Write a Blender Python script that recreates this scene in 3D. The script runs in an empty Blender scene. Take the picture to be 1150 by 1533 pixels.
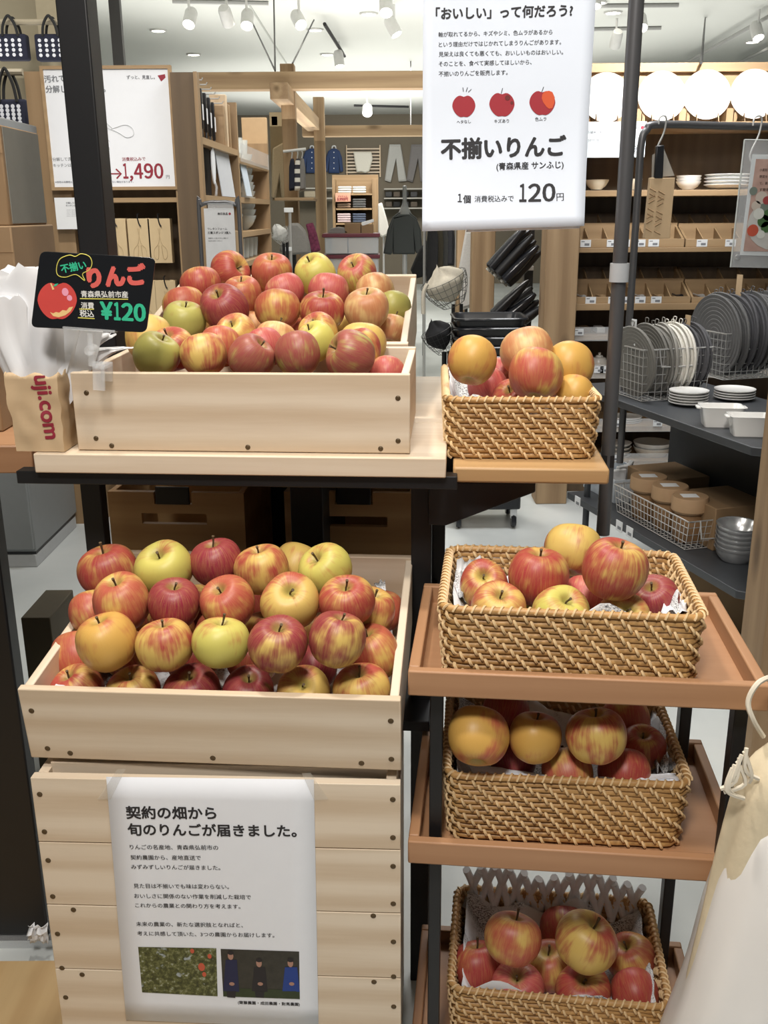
import bpy, bmesh, math, random
from mathutils import Vector, Matrix, noise
S = bpy.context.scene
COL = S.collection
R = math.radians
rnd = random.Random(11)

# ------------------------------------------------------------------ camera
EYE = Vector((0, 0, 1.5)); FPX = 1450.0; TH = R(17.13); ROLL = R(-0.4)
_r0 = Vector((1, 0, 0)); _u0 = Vector((0, math.sin(TH), math.cos(TH)))
CF = Vector((0, math.cos(TH), -math.sin(TH)))
CR = _r0 * math.cos(ROLL) + _u0 * math.sin(ROLL)
CU = _u0 * math.cos(ROLL) - _r0 * math.sin(ROLL)
cam = bpy.data.cameras.new('camera'); camo = bpy.data.objects.new('camera', cam); COL.objects.link(camo)
m = Matrix((CR, CU, -CF)).transposed().to_4x4(); m.translation = EYE
camo.matrix_world = m
cam.sensor_fit = 'VERTICAL'; cam.sensor_height = 24.0; cam.lens = 24.0 * FPX / 1533.0
cam.clip_start = .05; cam.clip_end = 80
S.camera = camo
S.view_settings.view_transform = 'Standard'; S.view_settings.look = 'None'
S.view_settings.gamma = 1.0; S.view_settings.exposure = 0.0; S.view_settings.use_curve_mapping = False
# ------------------------------------------------------------------ light
w = bpy.data.worlds.new('shop_ambient'); S.world = w; w.use_nodes = True
w.node_tree.nodes['Background'].inputs[0].default_value = (.93, .97, 1, 1)
w.node_tree.nodes['Background'].inputs[1].default_value = .11
def area(name, loc, target, size, power, col=(1, .93, .84), spread=150):
    l = bpy.data.lights.new(name, 'AREA'); l.shape = 'DISK'; l.size = size; l.energy = power; l.color = col; l.spread = R(spread)
    o = bpy.data.objects.new(name, l); COL.objects.link(o); o.location = loc
    o.rotation_euler = (Vector(target) - Vector(loc)).to_track_quat('-Z', 'Y').to_euler()
    return o
area('ceiling_spot_display', (-.55, 1.75, 3.4), (-.1, 1.5, .9), .22, 25)
area('ceiling_spot_front', (.35, .55, 3.4), (.1, 1.4, .8), .28, 23)
area('ceiling_spot_behind', (-.35, -.5, 3.4), (-.1, 1.2, .5), .5, 48, (1, .95, .90))
area('added_ceiling_fill', (-1.2, 8.2, 2.3), (-1.2, 8.2, 4), 6.5, 120, (1, .98, .93))  # added unseen fill lamps facing up, only to brighten the ceiling
area('added_ceiling_fill', (1.2, 11.5, 2.3), (1.2, 11.5, 4), 6.5, 110, (1, .98, .93))
area('added_ceiling_fill', (-.5, 17.0, 2.4), (-.5, 17.0, 4), 6, 110, (1, .98, .93))
area('ceiling_spot_plates', (1.55, 3.1, 3.4), (1.5, 5.35, 2.2), .25, 13, (1, .97, .93), 36)
area('ceiling_spot_shelving', (1.2, 3.7, 3.4), (1.25, 3.9, .7), .4, 13, (1, .98, .96), 110)
area('ceiling_spot_poster', (-1.0, 3.0, 3.45), (-1.2, 4.75, 1.5), .25, 6, (1, .95, .88), 60)
area('ceiling_spot_aisle', (-.1, 6.0, 3.4), (-.4, 6.4, 0), .9, 40, (1, .95, .88))
area('ceiling_spot_floor', (.6, 4.2, 3.4), (.3, 4.4, 0), .9, 32, (.97, .98, 1))
area('ceiling_spot_clothes', (.2, 13.6, 3.4), (-.2, 13.9, 0.6), 1.5, 110, (1, .96, .9))
area('ceiling_spot_backwall', (.0, 17.5, 3.4), (0, 21.5, 1.9), 1.6, 130, (1, .97, .93))
area('ceiling_spot_left', (-2.6, 4.6, 3.4), (-2.4, 5.6, 1.6), .5, 22, (1, .95, .88))

# ------------------------------------------------------------------ pixel measurements -> points in the room
def ray(u, v): return CF + CR * ((u - 575) / FPX) - CU * ((v - 766.5) / FPX)
def P(u, v, Y):
    d = ray(u, v); return EYE + d * (Y / d.y)
def PT(u, v, t): return EYE + ray(u, v) * t
def PZ(u, v, z):
    d = ray(u, v); return EYE + d * ((z - 1.5) / d.z)
def spx(px, Y, v=766): return px * (Y / ray(575, v).y) / FPX     # pixels -> metres at depth Y

# ------------------------------------------------------------------ materials
def newmat(name):
    mt = bpy.data.materials.new(name); mt.use_nodes = True
    nt = mt.node_tree
    return mt, nt, nt.nodes['Principled BSDF']
def nd(nt, t, **k):
    n = nt.nodes.new(t)
    for a, b in k.items(): setattr(n, a, b)
    return n
def mixc(nt, fac, a, b, mode='MIX'):
    n = nd(nt, 'ShaderNodeMix', data_type='RGBA', blend_type=mode)
    for s, x in ((0, fac), (6, a), (7, b)):
        if isinstance(x, (int, float)): n.inputs[s].default_value = x
        elif isinstance(x, tuple): n.inputs[s].default_value = (*x[:3], 1)
        else: nt.links.new(x, n.inputs[s])
    return n.outputs[2]
def mth(nt, op, a, b=None, c=None, clamp=False):
    n = nd(nt, 'ShaderNodeMath', operation=op, use_clamp=clamp)
    for i, x in enumerate((a, b, c)):
        if x is None: continue
        if isinstance(x, (int, float)): n.inputs[i].default_value = x
        else: nt.links.new(x, n.inputs[i])
    return n.outputs[0]
def ramp(nt, fac, stops):
    n = nd(nt, 'ShaderNodeValToRGB'); e = n.color_ramp.elements
    while len(e) < len(stops): e.new(.5)
    for el, (p, c) in zip(e, stops): el.position = p; el.color = (*c, 1) if len(c) == 3 else c
    nt.links.new(fac, n.inputs[0]); return n.outputs[0]
def coords(nt, scale=(1, 1, 1), kind='Object'):
    tc = nd(nt, 'ShaderNodeTexCoord'); mp = nd(nt, 'ShaderNodeMapping'); mp.inputs['Scale'].default_value = scale
    nt.links.new(tc.outputs[kind], mp.inputs[0]); return mp.outputs[0]
def noi(nt, vec, sc, det=3, rough=.55):
    n = nd(nt, 'ShaderNodeTexNoise'); n.inputs['Scale'].default_value = sc; n.inputs['Detail'].default_value = det; n.inputs['Roughness'].default_value = rough
    nt.links.new(vec, n.inputs['Vector']); return n.outputs['Fac']
def bump(nt, b, h, st=.2, dist=.002):
    n = nd(nt, 'ShaderNodeBump'); n.inputs['Strength'].default_value = st; n.inputs['Distance'].default_value = dist
    nt.links.new(h, n.inputs['Height']); nt.links.new(n.outputs[0], b.inputs['Normal'])
_pm = {}
def plain(name, col, rough=.5, metal=0.0, var=.08, sc=30, emit=0, trans=0, alpha=1, bmp=0, coat=0):
    if name in _pm: return _pm[name]
    mt, nt, b = newmat(name)
    v = coords(nt)
    n = noi(nt, v, sc)
    c = mixc(nt, n, tuple(max(0, x * (1 - var)) for x in col), tuple(min(1, x * (1 + var)) for x in col))
    nt.links.new(c, b.inputs['Base Color'])
    b.inputs['Roughness'].default_value = rough; b.inputs['Metallic'].default_value = metal
    b.inputs['Transmission Weight'].default_value = trans; b.inputs['Alpha'].default_value = alpha
    if coat: b.inputs['Coat Weight'].default_value = coat
    if emit: b.inputs['Emission Color'].default_value = (*col, 1); b.inputs['Emission Strength'].default_value = emit
    if bmp: bump(nt, b, n, bmp)
    _pm[name] = mt; return mt
def wood(name, c1, c2, axis='x', sc=1.0, rough=.5, knots=0.0, dark=None, contrast=1.0):
    if name in _pm: return _pm[name]
    mt, nt, b = newmat(name)
    s = {'x': (1.2, 26, 26), 'y': (26, 1.2, 26), 'z': (26, 26, 1.2)}[axis]
    v = coords(nt, tuple(k * sc for k in s))
    s2 = {'x': (.5, 5, 5), 'y': (5, .5, 5), 'z': (5, 5, .5)}[axis]
    v2 = coords(nt, tuple(k * sc for k in s2))
    f = noi(nt, v, 1.6, 5, .65); g = noi(nt, v2, 1.3, 3, .5)
    wv = nd(nt, 'ShaderNodeTexWave', wave_type='BANDS', bands_direction={'x': 'Z', 'y': 'X', 'z': 'X'}[axis])
    wv.inputs['Scale'].default_value = 1.1; wv.inputs['Distortion'].default_value = 5; wv.inputs['Detail'].default_value = 2
    nt.links.new(v2, wv.inputs['Vector'])
    mixf = mth(nt, 'ADD', mth(nt, 'MULTIPLY', f, .45), mth(nt, 'ADD', mth(nt, 'MULTIPLY', g, .35), mth(nt, 'MULTIPLY', wv.outputs['Fac'], .2)))
    lo = .5 - .22 / contrast; hi = .5 + .22 / contrast
    c = ramp(nt, mixf, [(lo, c2), (hi, c1)])
    if knots:
        vo = nd(nt, 'ShaderNodeTexVoronoi'); vo.inputs['Scale'].default_value = 1.0
        s3 = {'x': (3, 9, 9), 'y': (9, 3, 9), 'z': (9, 9, 3)}[axis]
        nt.links.new(coords(nt, tuple(k * sc for k in s3)), vo.inputs['Vector'])
        k = ramp(nt, vo.outputs['Distance'], [(.05, (1, 1, 1)), (.16, (0, 0, 0))])
        c = mixc(nt, mth(nt, 'MULTIPLY', k, knots), c, dark or tuple(x * .35 for x in c2))
    nt.links.new(c, b.inputs['Base Color']); b.inputs['Roughness'].default_value = rough
    bump(nt, b, f, .12, .001)
    _pm[name] = mt; return mt
PINE_X = wood('pale_pine_x', (.74, .63, .49), (.60, .47, .33), 'x', contrast=1.8)
PINE_Y = wood('pale_pine_y', (.74, .63, .49), (.60, .47, .33), 'y', contrast=1.8)
PINE_Z = wood('pale_pine_z', (.70, .55, .38), (.57, .42, .26), 'z')
BEECH_X = wood('beech_x', (.445, .245, .128), (.36, .185, .09), 'x', 1.4)
BEECH_Y = wood('beech_y', (.445, .245, .128), (.36, .185, .09), 'y', 1.4)
OAK_X = wood('shelf_oak_x', (.42, .285, .155), (.32, .21, .11), 'x', .9)
OAK_Z = wood('shelf_oak_z', (.36, .24, .13), (.26, .17, .088), 'z', .9)
OAK_Y = wood('shelf_oak_y', (.42, .285, .155), (.32, .21, .11), 'y', .9)
SHADEWOOD_Z = wood('shaded_brown_z', (.15, .10, .056), (.105, .07, .04), 'z', .9)  # brown wood with the shade inside the shelves darkened into its colour
CEDAR_X = wood('cedar_x', (.56, .36, .17), (.40, .235, .10), 'x', .8, contrast=1.5)
CEDARL_X = wood('cedar_light_x', (.50, .31, .14), (.36, .20, .085), 'x', .8, contrast=1.4)
BEAM_X = wood('old_beam_x', (.43, .30, .17), (.28, .18, .098), 'x', .5, .7, .8, (.12, .07, .03), 1.5)
BEAM_Y = wood('old_beam_y', (.43, .30, .17), (.28, .18, .098), 'y', .5, .7, .8, (.12, .07, .03), 1.5)
BEAM_Z = wood('old_beam_z', (.40, .275, .155), (.25, .16, .085), 'z', .5, .7, .8, (.10, .06, .03), 1.6)
FLOORW = wood('oak_floor_y', (.52, .37, .19), (.40, .26, .12), 'y', .7, .4)
BLACK = plain('black_steel', (.008, .008, .009), .45, 0, .1)
BLACKP = plain('black_plastic', (.012, .013, .016), .3, 0, .1)
GREYST = plain('grey_painted_steel', (.20, .21, .21), .45, 0, .05)
DKSTEEL = plain('dark_grey_steel', (.05, .055, .062), .42, .2, .08)
MIDSTEEL = plain('mid_grey_steel', (.13, .13, .135), .38, .6, .06)
CHROME = plain('chrome_wire', (.62, .62, .61), .35, .55, .03)
STAINLESS = plain('stainless_steel', (.68, .69, .70), .24, .75, .03)
WHITEC = plain('white_ceramic', (.82, .82, .80), .18, 0, .02, coat=.3)
CREAMC = plain('cream_ceramic', (.78, .73, .60), .25, 0, .03)
PAPER = plain('white_paper', (.82, .84, .88), .7, 0, .02)
CARDW = plain('white_card', (.80, .82, .84), .6, 0, .02)
INK = plain('black_ink', (.02, .02, .024), .6)
INKG = plain('grey_ink', (.20, .21, .23), .6)
INKR = plain('dark_red_ink', (.28, .02, .04), .6)
KRAFT = plain('kraft_paper', (.55, .40, .24), .75, 0, .08, 14, bmp=.3)
CARDB = plain('brown_cardboard', (.27, .175, .092), .8, 0, .06, 10)
CARDB2 = plain('dark_cardboard', (.24, .15, .075), .8, 0, .06, 10)
CREAMCL = plain('cream_cotton', (.66, .57, .40), .9, 0, .08, 60, bmp=.4)
def clear(name, col, rough, alpha):
    mt = plain(name, col, rough, 0, .02, alpha=alpha); return mt
FILM = clear('milky_plastic_film', (.90, .91, .93), .25, .88)
ACRYL = clear('clear_acrylic', (.85, .88, .9), .08, .25)
GLASSW = clear('clear_glassware', (.78, .82, .80), .08, .42)
BINPL = clear('frosted_plastic_bin', (.62, .68, .74), .3, .6)
def fabric(name, col): return plain(name, col, .92, 0, .14, 90, bmp=.3)

# ------------------------------------------------------------------ mesh building
class MB:
    def __init__(s): s.v = []; s.f = []; s.mi = []
    def add(s, vs, fs, mi=0):
        o = len(s.v); s.v += [Vector(v) for v in vs]
        for f in fs: s.f.append([i + o for i in f]); s.mi.append(mi)
        return s
    def box(s, x0, x1, y0, y1, z0, z1, mi=0, M=None):
        vs = [Vector((x, y, z)) for z in (z0, z1) for y in (y0, y1) for x in (x0, x1)]
        if M: vs = [M @ v for v in vs]
        return s.add(vs, [(0, 2, 3, 1), (4, 5, 7, 6), (0, 1, 5, 4), (2, 6, 7, 3), (0, 4, 6, 2), (1, 3, 7, 5)], mi)
    def grid(s, pts, mi=0, wrapu=False, flip=False):
        nr, nc = len(pts), len(pts[0]); fs = []
        for i in range(nr - 1):
            for j in range(nc if wrapu else nc - 1):
                a, b, c, d = i * nc + j, i * nc + (j + 1) % nc, (i + 1) * nc + (j + 1) % nc, (i + 1) * nc + j
                fs.append((a, d, c, b) if flip else (a, b, c, d))
        return s.add([p for r_ in pts for p in r_], fs, mi)
    def tube(s, pts, r, n=8, closed=False, mi=0, cap=True):
        pts = [Vector(p) for p in pts]; N = len(pts); rows = []
        up = None
        for i, p in enumerate(pts):
            a = pts[(i - 1) % N] if (closed or i > 0) else p; b = pts[(i + 1) % N] if (closed or i < N - 1) else p
            t = (b - a).normalized() if (b - a).length > 1e-9 else Vector((0, 0, 1))
            if up is None: up = t.orthogonal().normalized()
            up = (up - t * up.dot(t)); up = up.normalized() if up.length > 1e-6 else t.orthogonal().normalized()
            q = t.cross(up)
            rr = r[i] if isinstance(r, (list, tuple)) else r
            rows.append([p + (up * math.cos(2 * math.pi * k / n) + q * math.sin(2 * math.pi * k / n)) * rr for k in range(n)])
        if closed: rows.append(rows[0])
        s.grid(rows, mi, True)
        if cap and not closed:
            o = len(s.v) - len(rows) * n
            s.f.append([o + k for k in range(n)][::-1]); s.mi.append(mi)
            s.f.append([o + (len(rows) - 1) * n + k for k in range(n)]); s.mi.append(mi)
        return s
    def lathe(s, prof, n=32, M=None, mi=0):
        rows = []
        for r_, z in prof:
            row = [Vector((r_ * math.cos(2 * math.pi * k / n), r_ * math.sin(2 * math.pi * k / n), z)) for k in range(n)]
            rows.append([M @ v for v in row] if M else row)
        return s.grid(rows, mi, True)
    def prism(s, pts, vec, mi=0):
        pts = [Vector(p) for p in pts]; vec = Vector(vec); n = len(pts)
        fs = [list(range(n)), list(range(2 * n - 1, n - 1, -1))] + [(i, i + n, (i + 1) % n + n, (i + 1) % n) for i in range(n)]
        return s.add(pts + [p + vec for p in pts], fs, mi)
    def build(s, name, mats, parent=None, smooth=True, bevel=0, loc=None, world=False, solid=0, sub=0, ang=38):
        if not isinstance(mats, (list, tuple)): mats = [mats]
        vs = s.v
        o_loc = Vector((0, 0, 0))
        if parent is None and loc is None:
            lo = Vector([min(v[i] for v in vs) for i in range(3)]); hi = Vector([max(v[i] for v in vs) for i in range(3)])
            o_loc = Vector(((lo.x + hi.x) / 2, (lo.y + hi.y) / 2, lo.z)); vs = [v - o_loc for v in vs]
        elif loc is not None: o_loc = Vector(loc)
        me = bpy.data.meshes.new(name); me.from_pydata([tuple(v) for v in vs], [], s.f)
        for mt in mats: me.materials.append(mt)
        me.polygons.foreach_set('material_index', s.mi)
        bm = bmesh.new(); bm.from_mesh(me); bmesh.ops.remove_doubles(bm, verts=bm.verts, dist=1e-6); bmesh.ops.recalc_face_normals(bm, faces=bm.faces); bm.to_mesh(me); bm.free()
        if smooth:
            me.polygons.foreach_set('use_smooth', [True] * len(me.polygons))
            me.set_sharp_from_angle(angle=R(ang))
        o = bpy.data.objects.new(name, me); COL.objects.link(o)
        o.location = o_loc
        if parent is not None:
            o.parent = parent
            if world: o.matrix_parent_inverse = wm(parent).inverted()
        if solid:
            md = o.modifiers.new('thickness', 'SOLIDIFY'); md.thickness = solid; md.offset = 0
        if bevel:
            md = o.modifiers.new('bevel', 'BEVEL'); md.width = bevel; md.segments = 2; md.limit_method = 'ANGLE'; md.angle_limit = R(40)
        if sub:
            md = o.modifiers.new('subsurf', 'SUBSURF'); md.levels = sub; md.render_levels = sub
        return o
def wm(o):
    mtx = o.matrix_basis.copy()
    if o.parent is not None: mtx = wm(o.parent) @ o.matrix_parent_inverse @ mtx
    return mtx
def tag(o, label=None, cat=None, group=None, kind=None):
    if label: o['label'] = label
    if cat: o['category'] = cat
    if group: o['group'] = group
    if kind: o['kind'] = kind
    return o
def thing(name, label, cat, loc=(0, 0, 0), rz=0, group=None, rx=0):
    o = bpy.data.objects.new(name, None); COL.objects.link(o); o.empty_display_size = .05
    o.location = loc; o.rotation_euler = (rx, 0, rz)
    return tag(o, label, cat, group)
def copytree(o, parent=None):
    c = o.copy(); COL.objects.link(c)
    if parent is not None: c.parent = parent
    for ch in list(o.children): copytree(ch, c)
    return c
def bx(name, mat, parent, x0, x1, y0, y1, z0, z1, bevel=.0015, **k):
    return MB().box(x0, x1, y0, y1, z0, z1).build(name, mat, parent, bevel=bevel, **k)
def struct(name, mb, mat, **k):
    return tag(mb.build(name, mat, loc=(0, 0, 0), **k), kind='structure')
def crv(pts, n=12, closed=False):
    pts = [Vector(p) for p in pts]; out = []; N = len(pts)
    for i in range(N if closed else N - 1):
        p0 = pts[(i - 1) % N] if closed or i > 0 else pts[i]; p1 = pts[i]; p2 = pts[(i + 1) % N]; p3 = pts[(i + 2) % N] if closed or i + 2 < N else p2
        for k in range(n):
            t = k / n
            out.append(.5 * ((2 * p1) + (p2 - p0) * t + (2 * p0 - 5 * p1 + 4 * p2 - p3) * t * t + (3 * p1 - p0 - 3 * p2 + p3) * t ** 3))
    if not closed: out.append(pts[-1])
    return out

# ------------------------------------------------------------------ lettering
_tx = {}
def text_geo(s, bold):
    k = s
    if k not in _tx:
        cu = bpy.data.curves.new('lettering', 'FONT'); cu.body = s; cu.size = 1; cu.resolution_u = 3
        ob = bpy.data.objects.new('lettering', cu)
        me = bpy.data.meshes.new_from_object(ob)
        vs = [v.co.copy() for v in me.vertices]; fs = [list(p.vertices) for p in me.polygons]
        bpy.data.meshes.remove(me); bpy.data.objects.remove(ob); bpy.data.curves.remove(cu)
        _tx[k] = (vs, fs)
    return _tx[k]
def digits(mb, sh, s, u0, v0, u1, v1, hpx, bold=.02, mi=0, y=-.0008, curl=None):
    """sans-serif figures set one by one between two points of the baseline, hpx tall"""
    wd = [.42 if c == '1' else .30 if c == ',' else .72 if c == '¥' else .66 for c in s]; tot = sum(wd); x = 0
    for c, w_ in zip(s, wd):
        a = (x + .06) / tot; e = (x + w_ - .06) / tot; x += w_
        g = {'1': '１', '2': '２', '3': '３', '4': '４', '5': '５', '6': '６', '9': '９', '0': '０', ',': '，', '¥': '￥'}[c]
        p0 = sh.at(u0 + (u1 - u0) * a, v0 + (v1 - v0) * a); p1 = sh.at(u0 + (u1 - u0) * e, v0 + (v1 - v0) * e)
        vs, fs = text_geo(g, 0); xa = min(v.x for v in vs); xb = max(v.x for v in vs); ya = min(v.y for v in vs); yb = max(v.y for v in vs)
        H_ = (sh.at(u0, v0 - hpx) - sh.at(u0, v0)).length * (.34 if c == ',' else 1); d = p1 - p0; k = H_ / (yb - ya); ex = d.normalized(); ey = Vector((-ex.y, ex.x))
        kx = d.length / (xb - xa); b0 = -H_ * .5 if c == ',' else 0
        if c == '1': kx = min(kx, k * 1.0)
        for n_ in range(7 if bold else 1):
            dx = bold * math.cos(n_ * 1.047) if n_ else 0; dz = bold * math.sin(n_ * 1.047) * .6 if n_ else 0
            out = []
            for v in vs:
                q = p0 + ex * ((v.x - xa + dx) * kx) + ey * ((v.y - ya + dz) * k + b0); out.append((q.x, y - n_ * .00002, q.y))
            mb.add(out, fs, mi)
class Sheet:                                  # a flat rectangle standing in the room: its own right / up axes
    def __init__(s, o, ex, ez):
        s.o = Vector(o); s.ex = Vector(ex).normalized(); s.ez = Vector(ez).normalized(); s.n = s.ex.cross(s.ez)
    def at(s, u, v):
        d = ray(u, v); k = (s.o - EYE).dot(s.n) / d.dot(s.n); q = EYE + d * k - s.o
        return Vector((q.dot(s.ex), q.dot(s.ez)))
    def w(s, x, z, y=0): return s.o + s.ex * x + s.ez * z + s.n * -y
    def mat(s):
        mm = Matrix((s.ex, -s.n, s.ez)).transposed().to_4x4(); mm.translation = s.o; return mm
def letter(mb, sh, s, u0, v0, u1, v1, bold=.0, mi=0, y=-.0008, hscale=1.0, local=None):
    vs, fs = text_geo(s, bold)
    if not vs: return
    if local: a, b = Vector(local[:2]), Vector(local[2:])
    else: a, b = sh.at(u0, v0), sh.at(u1, v1)
    x0 = min(v.x for v in vs); x1 = max(v.x for v in vs)
    d = b - a; k = d.length / (x1 - x0); ex = d.normalized(); ey = Vector((-ex.y, ex.x))
    # heavier strokes: the same glyphs laid over each other, shifted by a hair
    sh_ = [(0, 0)] if bold < .009 else [(bold * math.cos(q), bold * math.sin(q)) for q in ([0, math.pi] if bold < .02 else [i * math.pi / 3 for i in range(6)])]
    for n_, (dx, dz) in enumerate(sh_):
        out = []
        for v in vs:
            p = a + ex * ((v.x + dx - x0) * k) + ey * ((v.y + dz) * k * hscale)
            out.append((p.x, y - n_ * .00002, p.y))
        mb.add(out, fs, mi)
# ================================================================== THE SETTING
FLOOR = None
mt, nt, b = newmat('polished_concrete')
v = coords(nt)
n1 = noi(nt, v, .9, 5, .6); n2 = noi(nt, v, 5, 4, .6)
c = ramp(nt, n1, [(.3, (.40, .43, .43)), (.5, (.55, .58, .57)), (.7, (.66, .68, .66))])
c = mixc(nt, mth(nt, 'MULTIPLY', n2, .35), c, (.46, .48, .475))
nt.links.new(c, b.inputs['Base Color']); b.inputs['Roughness'].default_value = .33
bump(nt, b, n2, .05)
struct('floor', MB().box(-9, 9, -3, 24, -.1, 0), mt)
struct('trim_1', MB().box(-2.2, -.30, -1.2, 1.66, .0005, .012), FLOORW)
mt, nt, b = newmat('painted_ceiling')
n1 = noi(nt, coords(nt), .4, 2)
nt.links.new(ramp(nt, n1, [(.3, (.60, .615, .58)), (.7, (.66, .67, .635))]), b.inputs['Base Color']); b.inputs['Roughness'].default_value = .9
ceil = MB().box(-9, 9, -3, 24, 3.5, 3.6)
struct('ceiling', ceil, mt)
ln = plain('ceiling_joint', (.42, .43, .40), .8)
struct('trim_2', MB().box(-9, 9, 9.45, 9.462, 3.494, 3.5), ln)
struct('trim_3', MB().box(-9, 9, 15.6, 15.9, 3.36, 3.5), ln)
struct('trim_4', MB().box(-1.32, -1.30, 3, 15.6, 3.494, 3.5), ln)
WALLB = plain('taupe_wall', (.17, .145, .105), .85, 0, .05)
struct('wall_back', MB().box(-9, 9, 22, 22.2, 0, 3.6), WALLB)
BEIGE = plain('beige_wall', (.27, .235, .16), .85, 0, .04)
a = P(166, 0, 6.4); e = P(165, 40, 6.4)
struct('wall_left', MB().box(-5.2, -1.86, 6.4, 6.7, 0, 3.5).box(-2.36, -2.35, 6.39, 6.41, 0, 3.5), BEIGE)

# ================================================================== DISPLAY TABLE
SCREW = plain('dark_screw_head', (.10, .065, .03), .5, .4)
YAW = R(-4.4)
T = thing('display_table', 'pale pine display table on a black steel frame holding the upper apple crates', 'table', (-.235, 1.502, 0), YAW)
MB().box(-.334, .334, 0, .27, 1.10, 1.132).box(-.334, .334, .2715, .80, 1.10, 1.132).build('tabletop', PINE_X, T, bevel=.002)
bx('front_rail', BLACK, T, -.372, .352, .012, .042, 1.078, 1.0995)
bx('back_rail', BLACK, T, -.334, .352, .745, .775, 1.078, 1.0995)
for x, y in ((-.297, .13), (.291, .13), (-.262, .745), (.308, .745)):
    bx('leg', BLACK, T, x - .018, x + .018, y, y + .03, 0, 1.0985)
bx('lower_shelf', BLACK, T, -.30, .31, .05, .74, .62, .64)
bx('divider_panel', BLACK, T, .02, .085, .36, .74, .64, 1.064)
bx('back_panel', BLACK, T, -.22, .30, .745, .76, .64, 1.06)
pp = [P(642, 722, 1.56), P(802, 722, 1.56), P(802, 737, 1.56), P(668, 787, 1.56), P(642, 786, 1.56)]
MB().prism(pp, (.0, .30, 0)).build('bracket', BLACK, T, world=True, bevel=.002)
q0 = P(672, 697, 1.52)
MB().box(.345, .594, .035, .46, 1.083, 1.109).build('side_shelf', CEDARL_X, T, bevel=.004)
# upright post that carries the sign bar, and the grey pole on the other end
a = P(114, 0, 1.9); MB().box(-.028, .028, -.028, .028, 1.13, 2.12).build('post', BLACK, T, bevel=.003).location = wm(T).inverted() @ Vector((a.x, 1.9, 0))
a = P(955, 0, 1.7); lp = wm(T).inverted() @ Vector((a.x - .002, 1.7, 0))
pole = MB().tube([(0, 0, .93), (0, 0, 2.12)], .0125, 16).build('sign_pole', MIDSTEEL, T); pole.location = (lp.x, lp.y, 0)
MB().tube([(0, 0, P(925, 422, 1.7).z), (0, 0, P(925, 394, 1.7).z)], .0165, 16).build('collar', plain('grey_plastic', (.40, .42, .44), .4), pole)
MB().box(lp.x - .21, lp.x + .01, lp.y - .012, lp.y + .012, 1.06, 1.082).build('pole_arm', BLACK, T)
lp2 = wm(T).inverted() @ Vector((P(114, 0, 1.9).x, 1.9, 0))
MB().tube([(lp2.x, lp2.y, 2.11), (lp.x, lp.y, 2.11)], .012, 10).build('sign_bar', BLACK, T)

# wooden drawer boxes below
def drawer_box(x0u, x1u, label, slot):
    Y = 1.95
    p0, p1 = P(x0u, 738, Y), P(x1u, 738, Y); wd = p1.x - p0.x
    t = thing('wooden_box', label, 'box', ((p0.x + p1.x) / 2, Y, .64), YAW, 'drawer boxes under the display table')
    h = p0.z - .64
    front = MB()
    s0, s1, z0, z1 = slot
    hw = wd / 2; tab = .028
    front.box(-hw, s0, 0, .014, 0, h).box(s1, hw, 0, .014, 0, h).box(s0, s1, 0, .014, 0, z0)
    front.box(s0, (s0 + s1) / 2 - .04, 0, .014, z1, h).box((s0 + s1) / 2 + .04, s1, 0, .014, z1, h).box((s0 + s1) / 2 - .04, (s0 + s1) / 2 + .04, 0, .014, z1, h - .026)
    front.build('front_panel', CEDAR_X, t)
    for sx in (-1, 1): bx('side_panel', CEDAR_X, t, sx * hw - .006 - sx * .007, sx * hw + .006 - sx * .007, .014, .28, 0, h)
    bx('back_panel', CEDAR_X, t, -hw, hw, .28, .292, 0, h); bx('base', CEDAR_X, t, -hw, hw, .014, .28, 0, .012)
    bx('label_tab', BLACK, t, (s0 + s1) / 2 - .036, (s0 + s1) / 2 + .036, -.003, .004, h - .026, h + .012)
    return t
def sl(Y, u0, u1, uc0, uc1, v0, v1):
    c = (P(uc0, 738, Y).x + P(uc1, 738, Y).x) / 2
    return (P(u0, 775, Y).x - c, P(u1, 775, Y).x - c, P(250, v1, Y).z - .64, P(250, v0, Y).z - .64)
drawer_box(158, 366, 'brown wooden box with open handle slot on the shelf under the table, nearer the fridge', sl(1.95, 211, 310, 158, 366, 769, 785))
drawer_box(424, 622, 'brown wooden box with dark handle slot under the table, beside its black bracket leg', sl(1.95, 480, 580, 424, 622, 775, 790))

# ================================================================== CRATES
def crate(label, loc, yaw, tilt, w_, d_, h_, screws, hs=None, group='pine apple crates'):
    t = thing('wooden_crate', label, 'crate', loc, yaw, group, tilt)
    th = .013; hs = hs or h_
    MB().box(-w_ / 2, w_ / 2, 0, th, 0, h_ - .0005).build('front_panel', PINE_X, t, bevel=.0018)
    MB().box(-w_ / 2 + .003, w_ / 2 - .003, d_ - th, d_, .004, hs).build('back_panel', PINE_X, t, bevel=.0018)
    for sx in (-1, 1):
        MB().box(sx * (w_ / 2 - .003) - (th if sx > 0 else 0), sx * (w_ / 2 - .003) + (th if sx < 0 else 0), th, d_ - th, .004, h_ - .004).build('side_panel', PINE_Y, t, bevel=.0018)
    bx('base_panel', PINE_X, t, -w_ / 2 + .016, w_ / 2 - .016, th, d_ - th, .006, .016)
    for x, z in screws:
        MB().lathe([(0, -.0012), (.0022, -.0016), (.0042, -.0005), (.0042, .002)], 12, Matrix.Translation((x, 0, z)) @ Matrix.Rotation(R(-90), 4, 'X')).build('screw', SCREW, t)
    return t
CW = .532
low = crate('tilted pine crate of apples resting on the plank stand, below the table', (-.250, 1.236, .738), YAW, .125, .546, .445, .121,
            [(-.258, .084), (-.245, .018), (-.212, .011), (.0, .011), (.216, .011), (.259, .02), (.259, .086)])
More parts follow.
